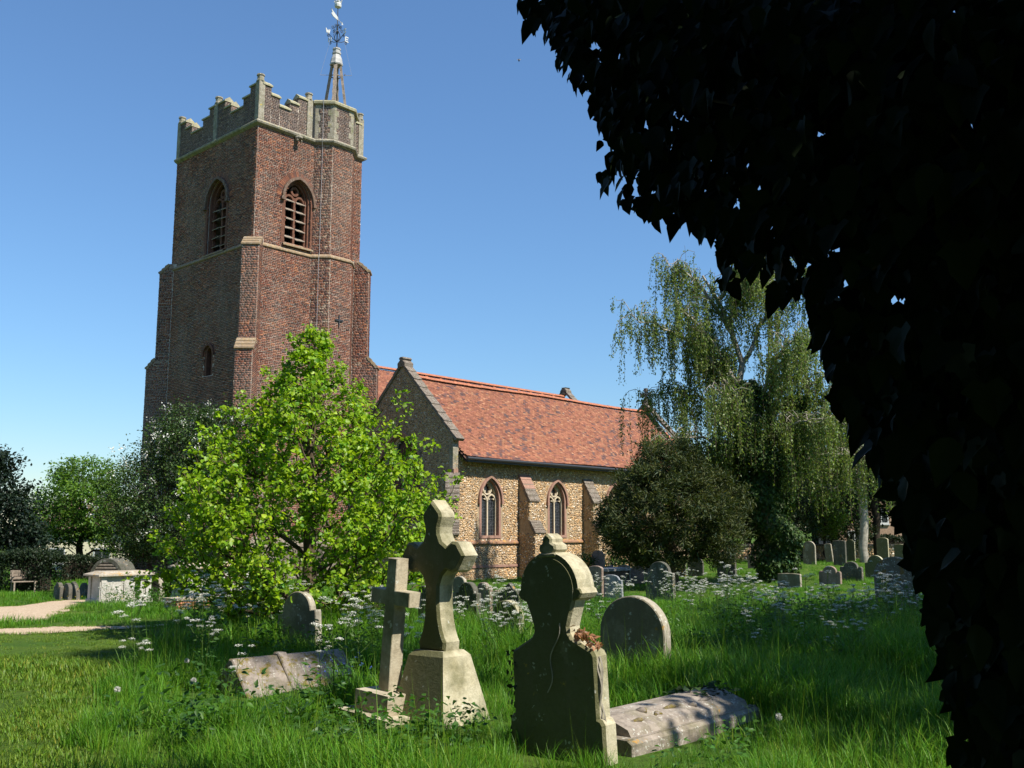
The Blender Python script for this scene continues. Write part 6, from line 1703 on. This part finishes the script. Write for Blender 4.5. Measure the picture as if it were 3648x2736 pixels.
LONG = protos_coll('grass_tuft', [tuft(7, .14, .78, .0024, .22, M['grass'], 199, .12, (1.5, 1.15, 1.6))] + [tuft(34, .15, .40, .0048, .6, M['grass'], 200 + i, .3) for i in range(6)])
FARG = protos_coll('far_tuft', [tuft(34, .26, .30, .008, .5, M['grass'], 220 + i, .3) for i in range(5)])
SHORT = protos_coll('lawn_tuft', [tuft(46, .16, .065, .0042, .5, M['lawn'], 240 + i, .5) for i in range(5)])
def broad(n, size, h, seed, col):
    rng = np.random.default_rng(seed); k = n
    a = rng.uniform(0, 2 * PI, k); r = .16 * np.sqrt(rng.random(k)); P = np.stack([np.cos(a) * r, np.sin(a) * r, h * rng.random(k) ** .6], 1)
    T = np.stack([np.cos(a), np.sin(a), rng.uniform(-.5, .4, k)], 1) + rng.normal(0, .3, (k, 3)); N_ = np.array([[0, 0, 1.0]]) + rng.normal(0, .35, (k, 3))
    o = leaves('weed', P, T, N_, rng.uniform(.5, 1.1, k) * size, L_OVATE, hues(k, col, .3, .12, rng), M['leaf']); me = o.data; bpy.data.objects.remove(o); return me
WEED = protos_coll('weed_clump', [broad(40, .055, .30, 260 + i, (.06, .15, .018)) for i in range(3)] + [broad(40, .06, .42, 270 + i, (.045, .115, .016)) for i in range(3)])

# where the mown lawn ends and the long grass begins: a line on the ground
EDGE = np.array([gpt(*q, s=1.6492) for q in ((150, 1700), (190, 1610), (225, 1530), (262, 1480), (322, 1420), (392, 1392), (480, 1372), (600, 1368), (760, 1366))])
def in_lawn(x, y):
    ex = np.interp(y, EDGE[:, 1], EDGE[:, 0], left=EDGE[0, 0], right=-99)
    ex = np.where((y > EDGE[-1, 1]) & (y < 17.9), -3.9, ex)
    return (x < ex + .12 * np.sin(y * 3) + .08 * np.sin(y * 7.3)) & (y < 40)
PATH1 = [tuple(p[:2]) for p in PA1] + [tuple(p[:2]) for p in PB1[::-1]]
PATH2 = [tuple(p[:2]) for p in PA2] + [tuple(p[:2]) for p in PB2[::-1]]
def on_path(x, y): return inpoly(x, y, PATH1) | inpoly(x, y, PATH2)
def in_church(x, y):
    u = (x - c0[0]) * EV[0] + (y - c0[1]) * EV[1]; v = (x - c0[0]) * NV[0] + (y - c0[1]) * NV[1]
    return ((u > 5.8) & (u < 33) & (v > -6.35)) | ((u > -.5) & (u < 6.4) & (v > -.7) & (v < 7.6))
def in_view(x, y, m=1.12): return (np.abs(x) < y * .5287 * m + .6) & (y > 5.6)
SP = np.array(SPOTS)
def near_stone(x, y, k=1.0):
    d = np.hypot(x[:, None] - SP[None, :, 0], y[:, None] - SP[None, :, 1]); return np.any(d < SP[None, :, 2] * k, 1)
def area_points(y0, y1, dens, rng):
    A_ = (y1 - y0) * (y1 * .5287 * 2 * 1.12 + 1.2); n = int(A_ * dens)
    y = rng.uniform(y0, y1, n); x = rng.uniform(-1, 1, n) * (y1 * .5287 * 1.12 + .6); k = in_view(x, y); return x[k], y[k]
def rots(n, tilt, rng): return np.stack([rng.normal(0, tilt, n), rng.normal(0, tilt, n), rng.uniform(0, 2 * PI, n)], 1)
rng = np.random.default_rng(301)
# sward height: mown by the path, long among the stones, grazed lower near the church
def tall(x, y):
    h = 1.0 - .12 * sstep(14, 20, y) - .45 * sstep(21, 29, y)
    h = np.where((x < -5.5) & (y > 15.5), .55, h)
    cl = .85 + .35 * np.sin(x * 1.3 + 2) * np.sin(y * 1.1) + .2 * np.sin(x * 3.1) * np.sin(y * 2.7 + 1)
    f = np.ones_like(h)
    for q in (TH, LC, PC, CT):      # trodden shorter round the near graves
        f = np.minimum(f, np.clip(np.hypot(x - q[0] - .1, (y - q[1] + .75) * .8) / 1.25, .42, 1))
    return h * f * np.clip(cl, .45, 1.4)
for nm, y0, y1, de, coll, sc in (('long_grass', 5.6, 11, 62, LONG, 1.0), ('long_grass', 11, 18, 34, LONG, 1.12), ('meadow_grass', 18, 32, 15, FARG, 1.05), ('meadow_grass', 32, 66, 7, FARG, 1.2)):
    x, y = area_points(y0, y1, de, rng)
    k = ~in_lawn(x, y) & ~on_path(x, y) & ~in_church(x, y) & ~near_stone(x, y, .72); x, y = x[k], y[k]; n = len(x)
    P = np.stack([x, y, gz(x, y) - .01], 1)
    scatter(nm, P, rots(n, .14, rng), sc * tall(x, y) * rng.uniform(.7, 1.2, n), coll, 'long uncut green grass growing among the graves' if nm == 'long_grass' else 'rough green grass of the churchyard farther back')
x, y = area_points(5.6, 13, 62, rng); x2, y2 = area_points(13, 26, 30, rng); x = np.r_[x, x2]; y = np.r_[y, y2]
k = in_lawn(x, y) & ~on_path(x, y); k &= rng.random(len(x)) < np.where(np.sin(x * 1.1 + 1) * np.sin(y * .8) + .5 * np.sin(x * 2.7 + y) > .55, .35, 1.0); x, y = x[k], y[k]; n = len(x)
hump = 1 + .7 * np.clip(np.sin(x * .9 + .4) * np.sin(y * 1.1 + 1), 0, 1)
scatter('lawn_grass', np.stack([x, y, gz(x, y) - .004], 1), rots(n, .08, rng), rng.uniform(.7, 1.2, n) * np.where(y > 13, .62, 1.0) * np.where(y > 12, 1, hump), SHORT, 'short mown lawn grass at the left')
# ragged tufts along the gravel edges
ed = np.concatenate([PA1, PB1, PA2[:, :], PB2]); k = rng.integers(0, len(ed) - 1, 420); x = ed[k, 0] + rng.normal(0, .06, 420); y = ed[k, 1] + rng.normal(0, .08, 420); k = in_view(x, y); x, y = x[k], y[k]; n = len(x)
scatter('path_edge_grass', np.stack([x, y, gz(x, y)], 1), rots(n, .1, rng), rng.uniform(.5, 1.0, n), SHORT, 'short ragged grass creeping over the gravel edges')
# broad leaved weeds in patches
wx, wy, ws = [], [], []
for (cx_, cy_, r, m_) in ((690, 1420, 1.0, 40), (750, 1490, .45, 45), (720, 1340, 1.5, 90), (500, 1330, 1.2, 60), (1000, 1610, .5, 8), (1500, 1400, 1.3, 60), (1750, 1360, 2.0, 110), (1180, 1340, 1.2, 70), (1400, 1640, .7, 18), (800, 1645, .8, 22), (330, 1310, 1.2, 40), (420, 1290, 1.0, 50), (1950, 1330, 1.6, 60), (560, 1600, 1.0, 25)):
    g_ = gpt(cx_, cy_, 1.6492); a = rng.uniform(0, 2 * PI, m_); r_ = r * np.sqrt(rng.random(m_)); wx.append(g_[0] + np.cos(a) * r_); wy.append(g_[1] + np.sin(a) * r_)
x = np.concatenate(wx); y = np.concatenate(wy); k = ~in_lawn(x, y) & ~near_stone(x, y, 1.5) & ~on_path(x, y) & (y > 5.6); x, y = x[k], y[k]; n = len(x)
scatter('nettles', np.stack([x, y, gz(x, y)], 1), rots(n, .15, rng), rng.uniform(.6, 1.3, n), WEED, 'patches of nettles and broad leaved weeds in the long grass')

# cow parsley: each plant stem, leaves and flower heads
def parsley(seed, h):
    rng = np.random.default_rng(seed); st = MB(); FH = []
    top = np.array((rng.normal(0, .08), rng.normal(0, .08), h)); st.tube([(0, 0, 0), tuple(top * .5 + np.array((rng.normal(0, .02), rng.normal(0, .02), 0))), tuple(top)], [.006, .005, .003], 4)
    heads = [(top, .06)]
    for k in range(rng.integers(6, 10)):
        s = rng.uniform(.45, .95); b_ = top * s; a = rng.uniform(0, 2 * PI); l = rng.uniform(.12, .3) * (1.3 - s * .5)
        e = b_ + np.array((math.cos(a) * l * .7, math.sin(a) * l * .7, l * rng.uniform(.7, 1.1))); st.tube([tuple(b_), tuple((b_ + e) / 2 + np.array((math.cos(a), math.sin(a), -.3)) * .02), tuple(e)], [.0035, .003, .002], 3); heads.append((e, rng.uniform(.032, .055)))
    for c, r in heads:
        fl_P, fl_N, fl_s = [], [], []
        m_ = rng.integers(8, 12)
        for i in range(m_):
            a = 2.4 * i; rr = r * math.sqrt(i / m_); q = c + np.array((math.cos(a) * rr, math.sin(a) * rr, .028 - rr * rr * 5)); st.tube([tuple(c - np.array((0, 0, .01))), tuple(q)], .0012, 3, cap=False)
            for _ in range(9): fl_P.append(q + rng.normal(0, .0055, 3)); fl_N.append(np.array((0, 0, 1.0)) + rng.normal(0, .35, 3)); fl_s.append(rng.uniform(.009, .0155))
        n = len(fl_P); o = leaves('flower_head', np.array(fl_P), rng.normal(size=(n, 3)) * np.array((1, 1, .2)), np.array(fl_N), np.array(fl_s), L_QUAD, hues(n, (.78, .78, .70), .08, .02, rng), M['petal']); FH.append(o.data); bpy.data.objects.remove(o)
    st.c = [(.10, .17, .035)] * len(st.f)
    sm = st.mesh('stem', M['leaf'])
    k = 60; zz = rng.random(k) ** 1.3 * h * .8; a = rng.uniform(0, 2 * PI, k); r_ = rng.uniform(.03, .2, k) * (1.1 - zz / h)
    o = leaves('leaves', np.stack([np.cos(a) * r_, np.sin(a) * r_, zz], 1), np.stack([np.cos(a), np.sin(a), rng.uniform(-.4, .5, k)], 1), np.array([[0, 0, 1.0]]) + rng.normal(0, .4, (k, 3)), rng.uniform(.04, .09, k), L_NARROW if seed % 2 else L_QUAD, hues(k, (.055, .125, .02), .3, .1, rng), M['leaf']); lm = o.data; bpy.data.objects.remove(o)
    return [('stem', sm), ('leaves', lm)] + [('flower_head', f) for f in FH]
PAR = [parsley(400 + i, h) for i, h in enumerate((.72, .85, .95, .78, 1.05, .66))]
REGL = ['beside the mossy coped tomb', 'left of the leaning headstone', 'between coped tomb and plain cross', 'behind the plain cross', 'in the bank left of the leaning headstone', 'at the lawn edge near the dark shadow', 'low on the left at the lawn edge', 'behind the head of the tall finial headstone', 'behind the round topped grey headstone', 'around the low green headstone', 'in the tall clump before the yew', 'under the yew before the dark gold edged headstone', 'in the meadow right of the round headstone', 'in the far meadow before the low square headstone', 'in the shaded grass at the right centre', 'at the foot of the large spotted headstone', 'in the shaded grass left of the ivy', 'right of the large cross', 'under the lime tree branches', 'left of the dark gold edged headstone', 'in the bank before the white chest tomb', 'left of the plain cross base', 'in front of the mossy coped tomb', 'in the long grass at the lower left', 'below the church wall behind the finial headstone', 'on the grass before the row under the yew']
def plant(x, y, s, v, rz, where):
    r = empty('cow_parsley', (x, y, float(gz(x, y)) - .02), rz); r.scale = (s, s, s); tag(r, 'white flowered cow parsley ' + where, 'wildflower', 'cow parsley ' + where)
    for nm, me in PAR[v]: link(bpy.data.objects.new(nm, me), r)
rng = np.random.default_rng(411)
cnt = 0
REG = [(560, 1430, .8, 12), (630, 1395, .8, 8), (740, 1425, .7, 14), (770, 1400, .9, 16), (520, 1400, .9, 10), (430, 1440, .5, 6), (360, 1500, .4, 4), (1080, 1420, 1.1, 14), (1240, 1385, 1.0, 16), (1180, 1420, .6, 8), (1540, 1330, 1.0, 20), (1480, 1300, .9, 7), (1640, 1360, 1.8, 20), (1750, 1355, 2.0, 14), (1700, 1420, 1.2, 10), (1950, 1360, 1.3, 14), (1850, 1385, 1.4, 12), (1020, 1380, .8, 8), (600, 1330, 1.2, 10), (1400, 1330, 1.0, 7), (270, 1318, .6, 5), (840, 1480, .5, 6), (690, 1520, .4, 4), (470, 1540, .3, 2), (1090, 1330, .9, 8), (1330, 1300, 1.2, 3)]
for (cx_, cy_, r, m_), where in zip(REG, REGL):
    g_ = gpt(cx_, cy_, 1.6492)
    for _ in range(m_):
        a = rng.uniform(0, 2 * PI); q = r * math.sqrt(rng.random()); x, y = g_[0] + math.cos(a) * q, g_[1] + math.sin(a) * q * 1.4
        X1, Y1 = np.array([x]), np.array([y])
        if abs(x - LEAN[0]) < .75 and -2.6 < y - LEAN[1] < .2: continue
        if near_stone(X1, Y1, .7)[0] or on_path(X1, Y1)[0] or in_lawn(X1, Y1)[0] or in_church(X1, Y1)[0]: continue
        plant(x, y, rng.uniform(.65, 1.05) * (1 if y < 22 else .85), int(rng.integers(0, 6)), rng.uniform(0, 6.28), where); cnt += 1
# dandelion clocks near the lawn edge
def clock():
    st = MB(); st.tube([(0, 0, 0), (.01, .005, .15), (.015, .0, .30)], [.003, .0025, .002], 4); st.c = [(.12, .17, .05)] * len(st.f); sm = st.mesh('stem', M['leaf'])
    rng = np.random.default_rng(5); d = unit(rng.normal(size=(160, 3))); o = leaves('seed_head', np.array([[.015, 0, .30]]) + d * .006, d, rng.normal(size=(160, 3)), np.full(160, .024), L_NARROW, hues(160, (.6, .6, .55), .1, .02, rng), M['petal']); fm = o.data; bpy.data.objects.remove(o); return sm, fm
CK = clock()
for i, (cx_, cy_) in enumerate(((245, 1570), (398, 1490), (415, 1545), (1690, 1640))):
    g_ = gpt(cx_, cy_, 1.6492); r = empty('dandelion', (g_[0], g_[1], g_[2]), i); tag(r, ('grey dandelion clock nearest the mown lawn edge', 'grey dandelion clock farther back at the lawn edge', 'grey dandelion clock in long grass before the coped tomb', 'grey dandelion clock in grass right of the grave slab')[i], 'wildflower', 'dandelion clocks')
    for nm, me in zip(('stem', 'seed_head'), CK): link(bpy.data.objects.new(nm, me), r)
# blue alkanet flowers by the plain cross
rng = np.random.default_rng(5)
g_ = gpt(745, 1500, 1.6492); n = 26; P = np.stack([g_[0] + rng.normal(0, .25, n), g_[1] + rng.normal(0, .2, n), g_[2] + rng.uniform(.18, .38, n)], 1)
P = np.repeat(P, 5, 0) + rng.normal(0, .008, (n * 5, 3)); o = leaves('alkanet_flowers', P, rng.normal(size=(n * 5, 3)), rng.normal(size=(n * 5, 3)), .014, L_QUAD, hues(n * 5, (.10, .14, .55), .15, .02, rng), M['petal']); tag(o, 'small blue flowers in the dark leaves by the plain cross', None, None, 'stuff')
n = 40; g_ = gpt(290, 1308, 1.6492); P = np.stack([g_[0] + rng.normal(0, .8, n), g_[1] + rng.normal(0, .4, n), g_[2] + rng.uniform(.15, .3, n)], 1); o = leaves('buttercup_flowers', P, rng.normal(size=(n, 3)), rng.normal(size=(n, 3)), .035, L_QUAD, hues(n, (.7, .55, .03), .1, .02, rng), M['petal']); tag(o, 'yellow buttercup flowers in the bank before the chest tomb', None, None, 'stuff')

# dead leaves on the shoulder of the tall headstone
rng = np.random.default_rng(9); n = 90
P = np.stack([rng.uniform(-.08, .08, n), -rng.uniform(.20, .42, n), np.zeros(n)], 1); P[:, 2] = 1.13 - (np.abs(P[:, 1]) - .20) * .75 + rng.uniform(0, .04, n)
o = leaves('dead_ivy', P, rng.normal(size=(n, 3)), rng.normal(size=(n, 3)), rng.uniform(.03, .06, n), L_OVATE, hues(n, (.26, .13, .07), .3, .1, rng), M['leaf_dull'], t_h)
n = 130; P = np.stack([rng.uniform(-.09, .09, n), rng.uniform(.40, .52, n), rng.uniform(.1, .98, n)], 1)
leaves('ivy', P, np.array([[0, 0, -1.0]]) + rng.normal(0, .4, (n, 3)), np.array([[-1, .5, .2]]) + rng.normal(0, .4, (n, 3)), rng.uniform(.03, .065, n), L_IVY, hues(n, (.02, .035, .012), .3, .1, rng), M['ivy'], t_h)
n = 130; P = np.stack([rng.uniform(1.35, 1.98, n), rng.uniform(-.2, .34, n), np.zeros(n)], 1); P[:, 2] = .36 - np.abs(P[:, 1]) * .35 + rng.uniform(0, .05, n)
leaves('ivy', P, rng.normal(size=(n, 3)) * np.array((1, 1, .3)), np.array([[0, 0, 1]]) + rng.normal(0, .4, (n, 3)), rng.uniform(.035, .07, n), L_IVY, hues(n, (.03, .055, .016), .3, .1, rng), M['ivy'], led)
n = 110; P = np.stack([np.full(n, 1.0) + rng.normal(0, .03, n), -.03 - rng.uniform(0, .05, n), rng.uniform(.08, .8, n)], 1)
leaves('ivy', P, np.array([[0, 0, -1.0]]) + rng.normal(0, .5, (n, 3)), np.array([[0, -1, .3]]) + rng.normal(0, .4, (n, 3)), rng.uniform(.04, .08, n), L_IVY, hues(n, (.05, .10, .02), .3, .1, rng), M['leaf'], ch1)
# a bee in the air
b0 = at(1849, 215, 5.2)
be_ = empty('bee', tuple(b0)); tag(be_, 'small dark bee flying in the blue sky left of the ivy bough', 'insect')
q = MB(); q.lathe([(.001, -.008), (.003, -.006), (.0045, -.001), (.004, .003), (.0025, .005), (.003, .007), (.002, .0095)], (0, 0, 0), 8); q.build('body', M['iron'], be_, True)
for sg in (-1, 1): q = MB(); q.add([(0, 0, .003), (sg * .006, .001, .007), (sg * .012, .001, .006), (sg * .010, .001, .002)], [(0, 1, 2, 3)]); q.build('wing', M['wire'], be_)
